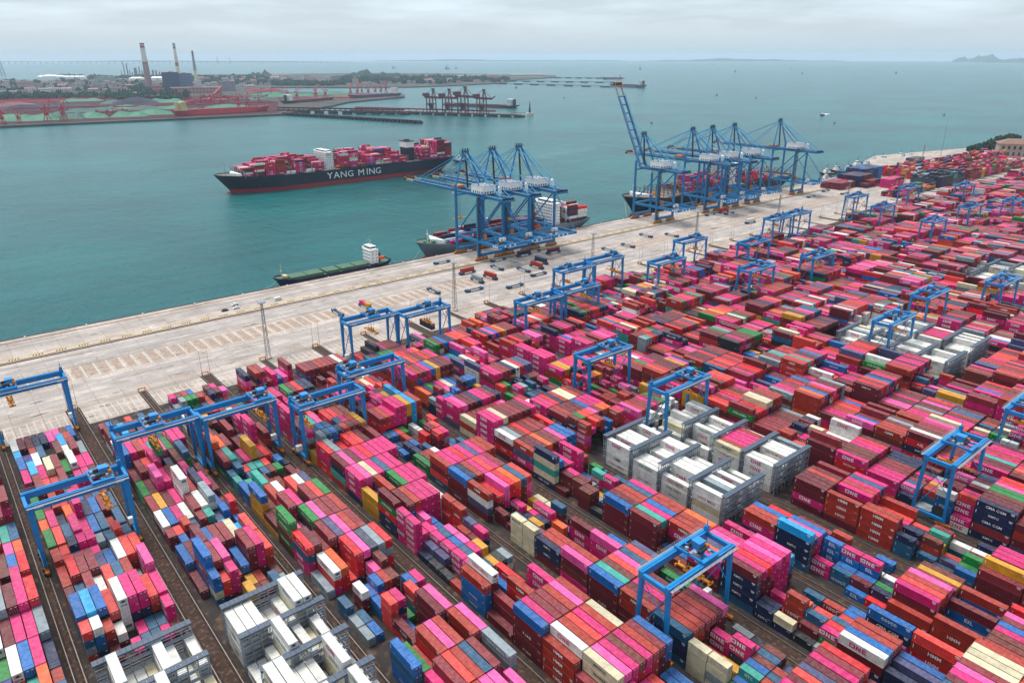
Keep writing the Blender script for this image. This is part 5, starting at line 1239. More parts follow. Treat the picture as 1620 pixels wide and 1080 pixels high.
def building(px, py, w, d, h, hx, label, cat='building', roof=None, rows=3, rz=None, loc=None, winmat=None, name='building', gable=False, group=None):
    p = at(px, py, 0) if loc is None else Vector(loc)
    if rz is None: rz = math.atan2(p.y, p.x) - math.pi/2 + RND.uniform(-.25, .25)
    r = empty(name, label, cat, (p.x, p.y, 0 if loc is None else loc[2]), rz, group)
    a = MB(); a.box(-w/2, w/2, -d/2, d/2, 0, h); a.obj('wall', paint('wall_' + hx, '#' + hx, .85, .12, .05), r)
    g_ = MB(); fh = h / rows; nb = max(3, min(14, int(w / 9)))
    for f in range(rows):
        for i in range(nb):
            x0 = -w/2 + (i + .22) * w / nb
            g_.box(x0, x0 + w/nb*.55, -d/2 - .12, -d/2, f*fh + fh*.3, f*fh + fh*.75)
    g_.obj('window', winmat or paint('far_window', '#3B4A5C', .4, .1), r)
    rm = paint('roof_' + (roof or '8A8684'), '#' + (roof or '8A8684'), .85, .15, .05); a = MB()
    if gable: a.add([(-w/2-.5,-d/2-.5,h),(w/2+.5,-d/2-.5,h),(w/2+.5,d/2+.5,h),(-w/2-.5,d/2+.5,h),(-w/2-.5,0,h+d*.25),(w/2+.5,0,h+d*.25)], [(0,1,5,4),(2,3,4,5),(0,4,3),(1,2,5),(3,2,1,0)])
    else:
        a.box(-w/2-.4, w/2+.4, -d/2-.4, d/2+.4, h, h + .9); a.box(-w*.1, w*.15, -d*.2, d*.2, h + .9, h + 3.5)
    a.obj('roof', rm, r); return r
# the hall
bl = at(1578, 247, 0); br = at(1650, 250, 0)
rzb = math.atan2(br.y - bl.y, br.x - bl.x)
hall = empty('harbour_hall', 'old pink stone hall with arched windows and hipped roof at the right edge', 'building', (bl.x, bl.y, 0), rzb)
Wd = (br - bl).length
a = MB(); a.box(0, Wd, 0, 34, 0, 19); a.box(-1, Wd + 1, -1, 35, 19, 20.2); a.box(-.5, Wd + .5, -.5, 34.5, 9.4, 10.2); a.obj('wall', paint('hall_stone', '#A28E84', .85, .12, .1), hall)
a = MB(); a.add([(-2,-2,20.2),(Wd+2,-2,20.2),(Wd+2,36,20.2),(-2,36,20.2),(14,12,27),(Wd-14,12,27),(Wd-14,22,27),(14,22,27)], [(0,1,5,4),(1,2,6,5),(2,3,7,6),(3,0,4,7),(4,5,6,7)]); a.obj('roof', paint('hall_roof', '#86685C', .85, .2, .2), hall)
wm = MB()
for h0, hh_ in ((1.5, 6.0), (11.5, 5.5)):
    nW = int(Wd / 9)
    for i in range(nW):
        x0 = 4 + i * (Wd - 8) / nW
        w_ = MB(); w_.box(x0, x0 + 3.4, -.25, -.05, h0, h0 + hh_ - 1.6, 0); 
        for q in range(6):
            t0, t1 = math.pi*q/6, math.pi*(q+1)/6
            w_.add([(x0+1.7, -.25, h0+hh_-1.6), (x0+1.7+1.7*math.cos(t0), -.25, h0+hh_-1.6+1.7*math.sin(t0)), (x0+1.7+1.7*math.cos(t1), -.25, h0+hh_-1.6+1.7*math.sin(t1))], [(0,1,2)])
        w_.obj('window', GLASS, hall)
r = random.Random(3)
for i, (px, py, R, lab) in enumerate(((1537,243,13,'low tree at the left end of the dark tree line'), (1548,242,15,'second tree of the line left of the hall'), (1558,241,17,'third tree, rising toward the hall'), (1568,239,19,'tree nearest the hall left corner'), (1580,233,20,'tree behind the hall left end'), (1598,229,20,'dark tree crown showing above the hall roof'))):
    p = at(px, py, 0); t = empty('tree', lab, 'tree', (p.x, p.y, 0), 0, 'trees beside the old hall')
    leafy('crown', [(0,0,2,R*.75,R*.8),(R*.6,3,1,R*.5,R*.6)], .16, .3, FOL, i, nb=70).obj('crown', FOL, t)
    a = MB(); a.tube((0,0,-1), (0,0,R*.5), .7, .35, n=7); a.bar((0,0,R*.3), (R*.3,1,R*.6), .4); a.obj('trunk', BARK, t)
mb = MB()
pl = [at(1500, 247, 0), at(1540, 243, 0), at(1570, 238, 0), at(1600, 226, 0), at(1700, 222, 0), at(1760, 262, 0), at(1640, 275, 0), at(1490, 252, 0)]
mb.prism([(p.x, p.y) for p in pl], SEA - 3, -.02); struct('headland', mb, paint('headland_soil', '#6F6A56', .9, .3, .03, dirt='#3C4F38', dirt_amt=.7))
mb = MB(); q = [at(1375,258,0), at(1480,244,0), at(1530,248,0), at(1640,262,0), at(1640,268,0), at(1500,268,0)]
mb.prism([(p.x, p.y) for p in q], SEA - 3, -.03); struct('far_quay', mb, M_APRON)
a = MB(); a.tube((0,0,0), (0,0,60), .5, .15, n=6); p = at(1488, 247, 0); tag(a.obj('radio_mast', paint('mast_grey', '#7A8086'), None, p), 'thin tall radio mast at the far quay corner', 'mast')

# ------------------------------------------------------------------ far shore
FS = 0.0
poly = [(-300,212),(0,199.5),(140,193.5),(280,187.5),(450,180),(470,176),(520,168),(552,161),(640,153),(640,149),(560,147),(440,145),(425,141),(430,138),(545,138),(650,137.5),(720,135),(790,131.5),(810,126.5),(880,122.5),(880,119.5),(720,116.5),(600,115.5),(420,117.5),(200,119.5),(90,122),(90,127),(-60,126),(-60,119.5),(-400,121)]
mb = MB(); P = [at(x, y, FS) for x, y in poly]
mb.prism([(p.x, p.y) for p in P], SEA - 3, FS - .05); struct('far_shore_land', mb, paint('far_land', '#54504C', .95, .25, .004, dirt='#24363A', dirt_amt=.8, spec=.1))
mb = MB(); P = [at(x, y, FS) for x, y in [(-280,209),(0,197),(140,191.5),(280,186),(440,178.5),(440,163),(400,152),(0,153),(-280,156)]]
mb.prism([(p.x, p.y) for p in P], -.02, .3); struct('ore_terminal_ground', mb, paint('ore_ground', '#4E2A2C', .95, .3, .01, dirt='#4A4450', dirt_amt=.6, spec=.1))
GRN = [paint('tarp_green', '#04694C', .6, .2, .03), paint('tarp_green_dark', '#044C42', .65, .2, .03)]
ORE = [paint('ore_red', '#7A2430', .95, .2, .03), paint('ore_dark', '#3A3848', .95, .2, .03), paint('ore_brown', '#7A5250', .95, .2, .03)]
def heap(px, py, wpx, hm, mat, label, dd=60, cat='stockpile'):
    p = at(px, py, 0); D = p.length; w = wpx / FPX * D; rz = math.atan2(p.y, p.x) - math.pi/2; r = random.Random(int(px*7+py))
    a = MB(); nx, ny = 14, 6; G = []
    for i in range(nx + 1):
        for j in range(ny + 1):
            u, v = i/nx*2-1, j/ny*2-1
            z = hm * max(0, 1 - abs(v)**1.6) * max(0, 1 - abs(u)**4) * (1 + .18*math.sin(u*5+px) + r.uniform(-.08,.08))
            G.append((u*w/2 + r.uniform(-1,1)*w*.01, v*dd/2, z))
    a.add(G, [(i*(ny+1)+j, (i+1)*(ny+1)+j, (i+1)*(ny+1)+j+1, i*(ny+1)+j+1) for i in range(nx) for j in range(ny)])
    o = a.obj('stockpile', mat, None, (p.x, p.y, .3), rz); tag(o, label, cat, 'covered bulk heaps on the far shore'); return o
HE = [(20,191,60,15,0),(62,190,50,15,0),(104,188,48,16,1),(146,186,40,13,0),(205,184,46,12,0),(240,181,60,12,0),(150,176,70,10,1),(195,172,44,10,0),(235,173,50,10,1),(270,172,44,9,0),(60,172,90,13,3),(20,168,60,11,4),(110,170,60,11,3),(215,164,60,19,3),(262,162,50,12,0),(185,164,40,11,1),(130,160,50,9,0),(420,150,50,10,0),(395,158,50,10,1),(445,153,45,11,0),(475,152,40,10,0),(530,149,50,11,0),(545,153,40,8,4),(420,145,55,12,2),(360,170,60,9,0),(60,160,120,8,2),(300,176,40,9,1),(330,160,60,8,4)]
HW = ['green-tarped','dark green-tarped','red ore','dark coal','brown ore']
for i, (px, py, w, h, m) in enumerate(HE):
    heap(px, py, w, h, (GRN + ORE)[m], f"{HW[m]} heap on the far shore, {ORD[sorted(range(len(HE)), key=lambda q: HE[q][0]).index(i)+1]} heap from the left", dd=70)
# woods
r = random.Random(11); pts = []
def woods(x0, x1, y0, y1, n_, R, H):
    for i in range(n_):
        p = at(r.uniform(x0, x1), r.uniform(y0, y1), 0); pts.append((p.x, p.y, 0, R * r.uniform(.7, 1.4), H * r.uniform(.7, 1.3)))
woods(-60, 215, 153, 158, 170, 14, 13); woods(0, 240, 126, 152, 170, 15, 11); woods(90, 420, 121.5, 126, 130, 24, 12); woods(190, 300, 138, 158, 90, 14, 14)
woods(430, 545, 131, 136, 90, 18, 12); woods(540, 720, 122, 133, 230, 20, 14); woods(700, 800, 124, 130, 80, 22, 13); woods(300, 460, 124, 135, 90, 20, 11)
a = leafy('w', pts, .35, .55, FOL, 5, nb=9); tag(a.obj('distant_wood', FOL), 'dark belts of trees between the houses of the far shore', 'woodland', kind='stuff')
hl = MB()
def hill(px0, px1, py, hm, mat, name, wid=400, seed=0, n_=30):
    rr = random.Random(seed); a = MB(); A_, B_ = at(px0, py, SEA), at(px1, py, SEA); nrm = Vector((A_.x + B_.x, A_.y + B_.y, 0)).normalized(); V = []
    ph = [rr.uniform(0, 6) for _ in range(4)]
    for i in range(n_ + 1):
        t = i / n_; c = A_.lerp(B_, t); e = math.sin(math.pi * t) ** .6; h = hm * e * (.62 + .2*math.sin(t*9+ph[0]) + .12*math.sin(t*23+ph[1]) + .06*math.sin(t*51+ph[2]))
        for v, zz in ((-1, 0), (-.5, .6), (0, 1), (.5, .6), (1, 0)): V.append((c.x + nrm.x*v*wid, c.y + nrm.y*v*wid, SEA - 1 + max(0, h) * zz))
    a.add(V, [(i*5+j, (i+1)*5+j, (i+1)*5+j+1, i*5+j+1) for i in range(n_) for j in range(4)]); struct(name, a, mat)
HILL = paint('hill_green', '#4B5B52', .95, .25, .002, spec=.1)
hill(395, 432, 122, 75, FOL[0], 'wooded_hill', 250, 1); hill(545, 640, 124, 85, FOL[0], 'wooded_hill_far', 300, 2)
hill(1505, 1590, 98, 230, HILL, 'distant_headland', 900, 3); hill(1560, 1720, 99, 190, HILL, 'distant_headland_right', 900, 4); hill(1000, 1340, 97.2, 90, HILL, 'low_distant_coast', 600, 5, 50); hill(560, 1000, 97.0, 70, HILL, 'low_distant_coast_middle', 600, 6, 50); hill(-200, 560, 98.5, 60, HILL, 'low_distant_coast_left', 600, 7, 60)
# houses of the far shore, each its own thing
r = random.Random(21); cols = ['B9A8A4','C7B4AC','A8A0A4','C2A39C','AEB2B8','D2CBC4','9C8F94','BBA6B0']; roofs = ['A87A74','8E8C90','B58A80','7C7F88','9A6A68']
rows_ = [(0,205,150,9,13),(0,210,145,8,12),(20,235,140,7,13),(0,240,135,7,12),(100,260,130,6,10),(300,430,135,8,12),(310,470,129,8,12),(330,480,125,7,9),(430,545,127,9,9),(555,720,133,7,12),(560,700,128,7,9),(640,800,131,7,8),(310,420,142,7,8)]
lst = []
for (x0, x1, py, wp, n_) in rows_:
    for i in range(n_): lst.append((x0 + (i + r.uniform(.2, .8)) * (x1 - x0) / n_, py + r.uniform(-1.2, 1.2), wp * r.uniform(.5, 1.4)))
lst.sort()
for i, (px, py, wp) in enumerate(lst):
    D = at(px, py, 0).length; w = wp / FPX * D; h = r.choice([9, 12, 15, 15, 18, 22, 27]) * (1.0 if D < 6000 else 1.5); c = r.choice(cols); ro = r.choice(roofs)
    shp = 'tall' if h > 20 else 'low'
    tonew = {'B9A8A4':'pinkish','C7B4AC':'beige','A8A0A4':'grey','C2A39C':'salmon','AEB2B8':'blue-grey','D2CBC4':'pale','9C8F94':'mauve','BBA6B0':'lilac'}[c]
    bn = i + 1; words = ORD[bn % 36 if bn < 36 else 0] if bn < 36 else None
    reg = ['left of the tall red-topped chimney','between the chimneys','right of the chimneys','beyond the red pier cranes'][0 if px < 228 else 1 if px < 312 else 2 if px < 540 else 3]
    sub = [q for q in lst if (0 if q[0] < 228 else 1 if q[0] < 312 else 2 if q[0] < 540 else 3) == (0 if px < 228 else 1 if px < 312 else 2 if px < 540 else 3)]
    j = sub.index((px, py, wp)) + 1
    half = 'from the left' if j <= 35 else 'from the right'; jj = j if j <= 35 else len(sub) - j + 1
    building(px, py, w, w * r.uniform(.3, .5), h, c, f"{shp} {tonew} block, {ORD[min(jj,35)]} {half} among houses {reg}", 'building', ro, 3 if h < 20 else 5, gable=r.random() < .4, name='far_building', group='houses of the far shore')
# landmarks of the far shore
def box_building(px, py, wpx, hm, hx, label, roof='8A8684', d=60, rows=4, **k):
    D = at(px, py, 0).length; return building(px, py, wpx / FPX * D, d, hm, hx, label, 'building', roof, rows, rz=math.atan2(at(px,py,0).y, at(px,py,0).x) - math.pi/2, name='large_building', **k)
box_building(273, 143, 21, 84, '1D3F63', 'dark blue power station boiler block with red-brown roof between the chimneys', '7A3A4A', 90, 7)
box_building(294, 141, 20, 76, '5F7390', 'grey-blue wing on the right of the dark blue boiler block', '7A3A4A', 80, 6)
box_building(310, 148, 62, 26, 'B07A6C', 'long salmon turbine hall in front of the boiler block', '8A7A78', 60, 2)
box_building(250, 146, 13, 30, 'B4706A', 'small salmon square building right of the main chimney', 'A06A66', 50, 2)
box_building(361, 144, 21, 44, '8E8890', 'grey slab with vertical strips right of the turbine hall', '77727C', 60, 5)
box_building(396, 144, 15, 24, 'C2AFA4', 'beige flat building right of the grey striped slab', '9A8C88', 60, 3)
box_building(88, 147, 36, 20, 'D8D4CE', 'long white two-storey building behind the tree belt at left', 'B5B0AC', 40, 2)
box_building(212, 152, 30, 12, 'DADAD8', 'long low white shed beside the dark heap', 'C8C8C6', 40, 1)
box_building(168, 131, 24, 34, '9CA89E', 'greenish ribbed slab left of the main chimney', '8A9490', 60, 5)
box_building(42, 143, 18, 42, 'B8A49C', 'beige cluster tower block near the left edge', '9A8480', 60, 6)
box_building(12, 141, 7, 40, 'C9BDB4', 'narrow pale tower with rounded top at the left edge', 'C9BDB4', 40, 5)
box_building(780, 127, 22, 32, 'C69AA2', 'pink ribbed hall at the tip of the far shore', 'B58C94', 70, 4)
box_building(755, 122.5, 70, 14, 'D3CDBE', 'long cream shed behind the pink ribbed hall', 'C9C2B2', 80, 1)
box_building(835, 122, 50, 20, 'D6D0C0', 'cream shed with a dark gantry at the jetty root', 'C9C2B2', 80, 1)
def chimney(px, py, top_py, r0, r1, bands, label, name='chimney'):
    p = at(px, py, 0); D = p.length
    # height from the elevation of its top
    k = 0; h = 150
    for _ in range(60):
        y = project(p.x, p.y, h)[1]; h += (y - top_py) * D / FPX
    rt = empty(name, label, 'chimney', p, 0); z0 = 0.0; n_ = len(bands)
    for f, hx in bands:
        z1 = z0 + f * h; a = MB(); a.tube((0,0,z0), (0,0,z1), r0 + (r1 - r0) * z0/h, r0 + (r1 - r0) * z1/h, n=20); a.obj('band', paint('chimney_' + hx, '#' + hx, .85, .08, .02), rt); z0 = z1
    a = MB(); a.tube((0,0,z0), (0,0,z0 + 1.5), r1 * 1.15, r1 * 1.15, n=20); a.obj('rim', DARK, rt)
    for z in (h * .9, h * .62): a = MB(); a.tube((0,0,z), (0,0,z + 1), r0 + (r1 - r0) * z/h + 1.6, n=20); a.obj('gallery', GREYST, rt)
chimney(237, 143, 69, 17, 10, [(.57,'9B7C80'),(.04,'B0505A'),(.30,'D9D2CC'),(.045,'8E3A48'),(.02,'D9D2CC'),(.025,'8E3A48')], 'tall thick chimney, pale above a grey-mauve shaft, tallest on the far shore')
chimney(284, 128, 69, 14, 8, [(.40,'D6CEB8'),(.10,'A03A44'),(.36,'D6CEB8'),(.05,'4A5058'),(.09,'9AA0A0')], 'slender cream chimney with one red band behind the boiler block')
chimney(311, 128, 81, 13, 6, [(.35,'CFC8A8'),(.5,'8A8A80'),(.15,'4A5058')], 'thin grey striped chimney, right one of the three')
for i, (px, py, tp, rr) in enumerate(((198,121,98,4),(203,121,101,5),(206.5,121,112,4),(216,122,108,13),(222,121.5,106,5),(226,121.5,112,5),(243,121.5,111,8),(248,121.5,112,7),(253,121.5,114,6),(259,121.5,115,6),(210,121,115,5),(193,121,113,3))):
    chimney(px, py, tp, rr, rr*.8, [(.7,'5A6872'),(.3,'6A7A86')], f"dark refinery column on the horizon, {ORD[i+1]} of the thin stacks beside the main chimney", 'refinery_column')
for i, (px, py, R, h) in enumerate(((68,126,36,20),(78,126,42,24),(86,126,40,24),(98,126,36,22),(108,126,30,20),(116,126,30,20),(124,126,30,20),(131,126,30,20),(213,128,36,17),(221,128,36,17),(246,127.5,38,18),(254,127.5,38,18),(262,127.5,34,18))):
    p = at(px, py, 0); t = empty('storage_tank', f"white storage tank on the far shore, {ORD[i+1]} tank from the left", 'storage tank', p, 0, 'white storage tanks')
    a = MB(); a.tube((0,0,0), (0,0,h), R, n=24); a.obj('shell', WHITE, t); a = MB(); a.tube((0,0,h), (0,0,h + R*.22), R, R*.35, n=24); a.obj('dome', WHITE, t)
# lattice pylon at the left
p = at(6, 121, 0); a = MB()
for sx, sy in ((-1,-1),(1,-1),(1,1),(-1,1)): a.bar((sx*14, sy*14, 0), (sx*2 - 10, sy*2, 165), 3)
for i in range(8): a.box(-16+i*1.5, 12-i*1.8, -1.5, 1.5, i*20+10, i*20+13)
tag(a.obj('lattice_pylon', paint('pylon_grey', '#6C7886'), None, p), 'tall leaning lattice pylon at the far left edge', 'pylon')
# red level-luffing cranes
RED = paint('crane_red', '#B01C2C', .55, .12, .05); RED2 = paint('crane_red_dark', '#8E2A44', .6, .15, .05)
def jib_crane(px, py, s, ang, label, m=RED, jib=40):
    p = at(px, py, 0); r_ = empty('portal_jib_crane', label, 'harbour crane', p, ang, 'red jib cranes of the ore terminal')
    a = MB()
    for sx in (-1, 1):
        for sy in (-1, 1): a.bar((sx*7*s, sy*7*s, 0), (sx*3*s, sy*3*s, 16*s), 1.8*s)
    a.box(-8*s, 8*s, -8.5*s, -6*s, 0, 2*s); a.box(-8*s, 8*s, 6*s, 8.5*s, 0, 2*s); a.box(-4*s, 4*s, -4*s, 4*s, 15*s, 17*s); a.obj('portal', m, r_)
    a = MB(); a.box(-6*s, 5*s, -3.5*s, 3.5*s, 17*s, 23*s); a.bar((0, 0, 22*s), (-1*s, 0, 46*s), 3.6*s, 3.6*s, 1.5*s, 1.5*s); a.obj('tower', m, r_)
    a = MB(); e = (jib*.45*s, 0, 56*s); a.bar((4*s, -1.6*s, 20*s), e, 1.2*s); a.bar((4*s, 1.6*s, 20*s), e, 1.2*s); a.bar(e, (jib*.95*s, 0, 42*s), 1.4*s, 1.4*s); a.bar(e, (-1*s, 0, 46*s), .8*s); a.bar((-1*s,0,46*s), (-11*s,0,34*s), 1.4*s); a.box(-14*s, -9*s, -2*s, 2*s, 29*s, 35*s); a.obj('jib', m, r_)
JC = [(5,197,.85,2.6),(31,195,.7,3.0),(76,192,.95,1.2),(102,190.5,.95,1.5),(470,158,.85,.9),(455,157,.8,2.4),(500,155,.9,1.2),(515,154,.85,2.7),(555,152,.95,1.4),(566,151.5,.95,1.0),(573,151,1.0,1.6),(583,150.5,.85,.7),(594,150,.85,.9),(603,149.5,.85,1.0),(611,149,1.0,1.5),(378,172,.8,1.3),(392,171,.9,1.6)]
for i, (px, py, s, an) in enumerate(JC): jib_crane(px, py, s, an - .6, f"red portal jib crane on the far ore terminal, {ORD[sorted(JC).index(JC[i])+1]} from the left")
# stackers, conveyors and gantries of the terminal
def truss(px0, py0, px1, py1, z0, z1, w, mat, label, name='conveyor_gallery', cat='conveyor'):
    A_, B_ = at(px0, py0, 0), at(px1, py1, 0); a = MB(); d = (B_ - A_)
    L_ = d.length; dn = d.normalized(); rz_ = math.atan2(d.y, d.x)
    a.bar((0,0,z0), (L_,0,z1), w, w*.8)
    n_ = max(2, int(L_ / 45))
    for i in range(n_ + 1):
        t = i / n_; z = z0 + (z1 - z0) * t
        a.bar((L_*t, -w*.5, 0), (L_*t, 0, z), 1.0); a.bar((L_*t, w*.5, 0), (L_*t, 0, z), 1.0)
    o = a.obj(name, mat, None, A_, rz_); tag(o, label, cat, 'conveyors of the ore terminal'); return o
CV = [(0,163,165,158,9,9,5),(20,176,190,172,8,8,4),(185,158,300,155,10,10,4),(180,174,340,169,9,9,4),(290,168,345,158,8,24,4),(300,166,395,162,11,11,5),(330,163,352,150,10,36,5),(40,181,100,179,6,6,3),(352,168,440,166,9,9,4),(440,160,560,158,9,9,4),(395,152,430,150,8,18,4),(150,183,190,181,7,7,3)]
for i, c in enumerate(CV): truss(*c, RED2 if i % 3 else RED, f"red conveyor gallery of the ore terminal, {ORD[i+1]} counting from the left behind the heaps")
for i, (px, py, s, an) in enumerate(((305,164,.8,.4),(318,166,1.0,2.8),(335,165,1.0,.2),(350,163,1.1,3.0),(362,166,.9,.5),(155,184,.55,.2),(170,183,.55,2.5),(180,182,.6,.4),(375,160,.8,2.8),(410,160,.8,.4),(340,170,.8,2.9))):
    p = at(px, py, 0); r_ = empty('bucket_stacker', f"dark red stacker-reclaimer among the heaps, {ORD[sorted([305,318,335,350,362,155,170,180,375,410,340]).index(px)+1]} from the left", 'stacker', p, an, 'stackers of the ore terminal')
    a = MB(); a.box(-9*s, 9*s, -6*s, 6*s, 0, 5*s); a.bar((0,-5*s,4*s), (0,0,18*s), 2*s); a.bar((0,5*s,4*s), (0,0,18*s), 2*s); a.bar((0,0,16*s), (-4*s,0,34*s), 2*s); a.obj('base', RED2, r_)
    a = MB(); a.bar((-24*s,0,15*s), (52*s,0,22*s), 2.6*s, 3.2*s); a.bar((-4*s,0,34*s), (50*s,0,23*s), .7*s); a.bar((-4*s,0,34*s), (-24*s,0,16*s), .7*s); a.box(-30*s, -20*s, -3*s, 3*s, 12*s, 18*s); a.obj('boom', RED, r_)
    a = MB(); 
    for q in range(8): t = q*math.pi/4; a.box(52*s-1.2*s+4*s*math.cos(t), 52*s+1.2*s+4*s*math.cos(t), -1.5*s, 1.5*s, 22*s-1.2*s+4*s*math.sin(t), 22*s+1.2*s+4*s*math.sin(t))
    a.tube((52*s,-1*s,22*s), (52*s,1*s,22*s), 4*s, n=14); a.obj('bucket_wheel', RED2, r_)
# pier with four unloaders, breakwater, beacon
PIERC = paint('pier_brown', '#6E3A3C', .85, .2, .03); PIERD = paint('pier_dark', '#3C2730', .9, .2, .03)
def pier(p0, p1, wid, z, label, name, pile=26, mat=PIERC, top=None):
    A_, B_ = at(*p0, z), at(*p1, z); d = B_ - A_; rz_ = math.atan2(d.y, d.x); L_ = d.length
    r_ = empty(name, label, 'pier', (A_.x, A_.y, 0), rz_)
    a = MB(); a.box(0, L_, -wid/2, wid/2, z - 2.2, z); a.box(0, L_, -wid/2 - .4, -wid/2, z - .2, z + 1.2); a.obj('deck', mat, r_)
    n_ = int(L_ / pile)
    pm_ = MB()
    pm_.box(-pile*.28, pile*.28, -wid/2 - .6, wid/2, SEA - 2, z - 2.2); me_ = pm_.mesh('pile_bent', PIERD)
    for i in range(n_ + 1): inst('pile_bent', me_, r_, (i * L_ / n_, 0, 0))
    return r_, A_, rz_, L_
r1, A1, rz1, L1 = pier((560, 174), (822, 181.5), 30, 2, 'long brown ore pier carrying the four dark red unloaders', 'ore_pier', 40)
r2, A2, rz2, L2 = pier((450, 178.5), (664, 191), 16, 2, 'long low dark breakwater pier in front of the ore pier', 'breakwater', 14, PIERD)
r3, A3, rz3, L3 = pier((440, 173.5), (640, 177), 12, 4, 'arched approach viaduct leading from shore to the ore pier', 'approach_viaduct', 46)
a = MB(); a.box(0, L1*.86, 7, 11, 7, 11); 
for i in range(20): a.box(i*L1*.86/20, i*L1*.86/20 + 2, 8, 10, 0, 7)
o = a.obj('conveyor_gallery', RED2, r1)
a = MB(); a.box(0, L3, -3, 3, 8, 12)
for i in range(24): a.box(i*L3/24, i*L3/24 + 2, -2, 2, 2, 8)
a.obj('conveyor_gallery', PIERD, r3)
def unloader(px, label, s=1.0):
    # foot lies on the pier deck
    best = None
    for t in np.linspace(0, 1, 400):
        q = A1 + (Vector((math.cos(rz1), math.sin(rz1), 0)) * L1 * t); x = project(q.x, q.y, 2)[0]
        if best is None or abs(x - px) < best[0]: best = (abs(x - px), q.copy())
    q = best[1]; r_ = empty('ship_unloader', label, 'ship unloader', (q.x, q.y, 2), rz1, 'dark red unloaders on the ore pier')
    m = paint('unloader_red', '#6E2438', .55, .12, .05)
    a = MB()
    for sx in (-11, 11):
        for sy in (-10, 10): a.bar((sx*s, sy*s, 0), (sx*s, sy*s, 42*s), 2.6*s)
    for z in (9, 24, 42):
        for sy in (-10, 10): a.bar((-11*s, sy*s, z*s), (11*s, sy*s, z*s), 1.6*s)
        for sx in (-11, 11): a.bar((sx*s, -10*s, z*s), (sx*s, 10*s, z*s), 1.6*s)
    for sy in (-10, 10): a.bar((-11*s, sy*s, 24*s), (11*s, sy*s, 42*s), 1.0*s); a.bar((11*s, sy*s, 9*s), (-11*s, sy*s, 24*s), 1.0*s)
    a.obj('portal', m, r_)
    a = MB(); a.bar((-22*s, 0, 45*s), (34*s, 0, 43*s), 7*s, 6*s); a.bar((34*s, 0, 43*s), (44*s, 0, 50*s), 4*s, 3*s); a.box(-26*s, -8*s, -7*s, 7*s, 47*s, 56*s); a.obj('girder', m, r_)
    a = MB()
    for sy in (-4, 4): a.bar((4*s, sy*s, 44*s), (8*s, sy*s*.6, 68*s), 1.8*s); a.bar((16*s, sy*s, 44*s), (8*s, sy*s*.6, 68*s), 1.6*s)
    a.box(3*s, 13*s, -3*s, 3*s, 67*s, 70*s); a.bar((8*s, 0, 68*s), (32*s, 0, 46*s), 1.0*s); a.bar((8*s, 0, 68*s), (-18*s, 0, 54*s), 1.0*s); a.obj('apex_frame', m, r_)
    a = MB(); a.add([(-8*s,-7*s,26*s),(8*s,-7*s,26*s),(8*s,7*s,26*s),(-8*s,7*s,26*s),(-2*s,-2*s,10*s),(2*s,-2*s,10*s),(2*s,2*s,10*s),(-2*s,2*s,10*s)], [(0,1,2,3),(4,7,6,5),(0,4,5,1),(1,5,6,2),(2,6,7,3),(3,7,4,0)]); a.obj('hopper', PIERD, r_)
for i, px in enumerate((683, 708, 733, 762)): unloader(px, f"dark red ship unloader, {['leftmost','second from left','third and tallest','rightmost, set apart'][i]} of the four on the ore pier", [.95,.95,1.05,.95][i])
p = at(838, 180, 0); bc = empty('beacon_tower', 'small dark beacon tower at the very end of the ore pier', 'beacon', p)
a = MB(); a.tube((0,0,SEA-1), (0,0,3), 13, 11, n=12); a.obj('base', M_LANEC, bc); a = MB(); a.tube((0,0,3), (0,0,34), 3.2, .6, n=8); a.box(-4, 4, -4, 4, 12, 13); a.obj('tower', DARK, bc)
a = MB(); a.box(-60, 0, -1, 1, 1.0, 2.0); a.obj('footbridge', PIERC, bc).rotation_euler[2] = rz1
# bulk carriers
def bulker(px0, py0, px1, py1, hh, hex1, hex2, label, deck, flip, sup, gear=False, B=38, scol=None):
    A_, B_ = at(px0, py0, SEA), at(px1, py1, SEA); d = B_ - A_; L_ = d.length; c = (A_ + B_) / 2; rz_ = math.atan2(d.y, d.x) + (math.pi if flip else 0)
    n_ = Vector((-d.y, d.x, 0)).normalized(); 
    if n_.dot(c) < 0: n_ = -n_
    c = c + n_ * B * .45; r_ = ship_root('bulk_carrier', label, 'bulk carrier', c.x, c.y, rz_)
    me, _, _ = hull_mesh(L_, B, deck, deck * .45, fore=3, hexhull=hex1, hexred=hex2, hexdeck='7A4A48', stern_over=10, bow_rake=10, n=36); inst('hull', me, r_)
    superstructure(r_, -L_/2 + 26, B*.8, 14, deck, sup, 3.0, mat=scol)
    a = MB(); a.box(-L_/2 + 8, -L_/2 + 15, -4, 4, deck, deck + sup*3 + 2); a.obj('funnel', paint('funnel_buff', '#C9B68A') if scol else DARK, r_)
    for i in range(7):
        x0 = -L_/2 + 46 + i * (L_ - 80) / 7; h_ = MB(); h_.box(x0, x0 + (L_-80)/7*.7, -B*.3, B*.3, deck, deck + 2.2); h_.obj('hatch_cover', paint('hatch_' + hex2, '#' + hex2, .7), r_)
        if gear and i % 2: g_ = MB(); g_.tube((x0 - 3, 0, deck), (x0 - 3, 0, deck + 20), 1.2, n=8); g_.bar((x0 - 3, 0, deck + 8), (x0 + 18, 0, deck + 20), 1); g_.obj('deck_crane', RED, r_)
    return r_
bulker(279, 187.5, 432, 179, 12, 'C0303A', '9A2230', 'bright red bulk carrier with buff superstructure at the far shore', 19, False, 7, scol=paint('buff_paint', '#D6C68E', .6))
bulker(636, 153.5, 556, 158.5, 12, '1E3A54', 'A03A58', 'dark blue and pink-bottomed bulk carrier under a row of red jib cranes', 15, False, 7)
bulker(455, 167, 534, 160, 12, '22303E', 'A03A4A', 'dark bulk carrier with white waves on its rail, behind the pier root', 14, False, 6)
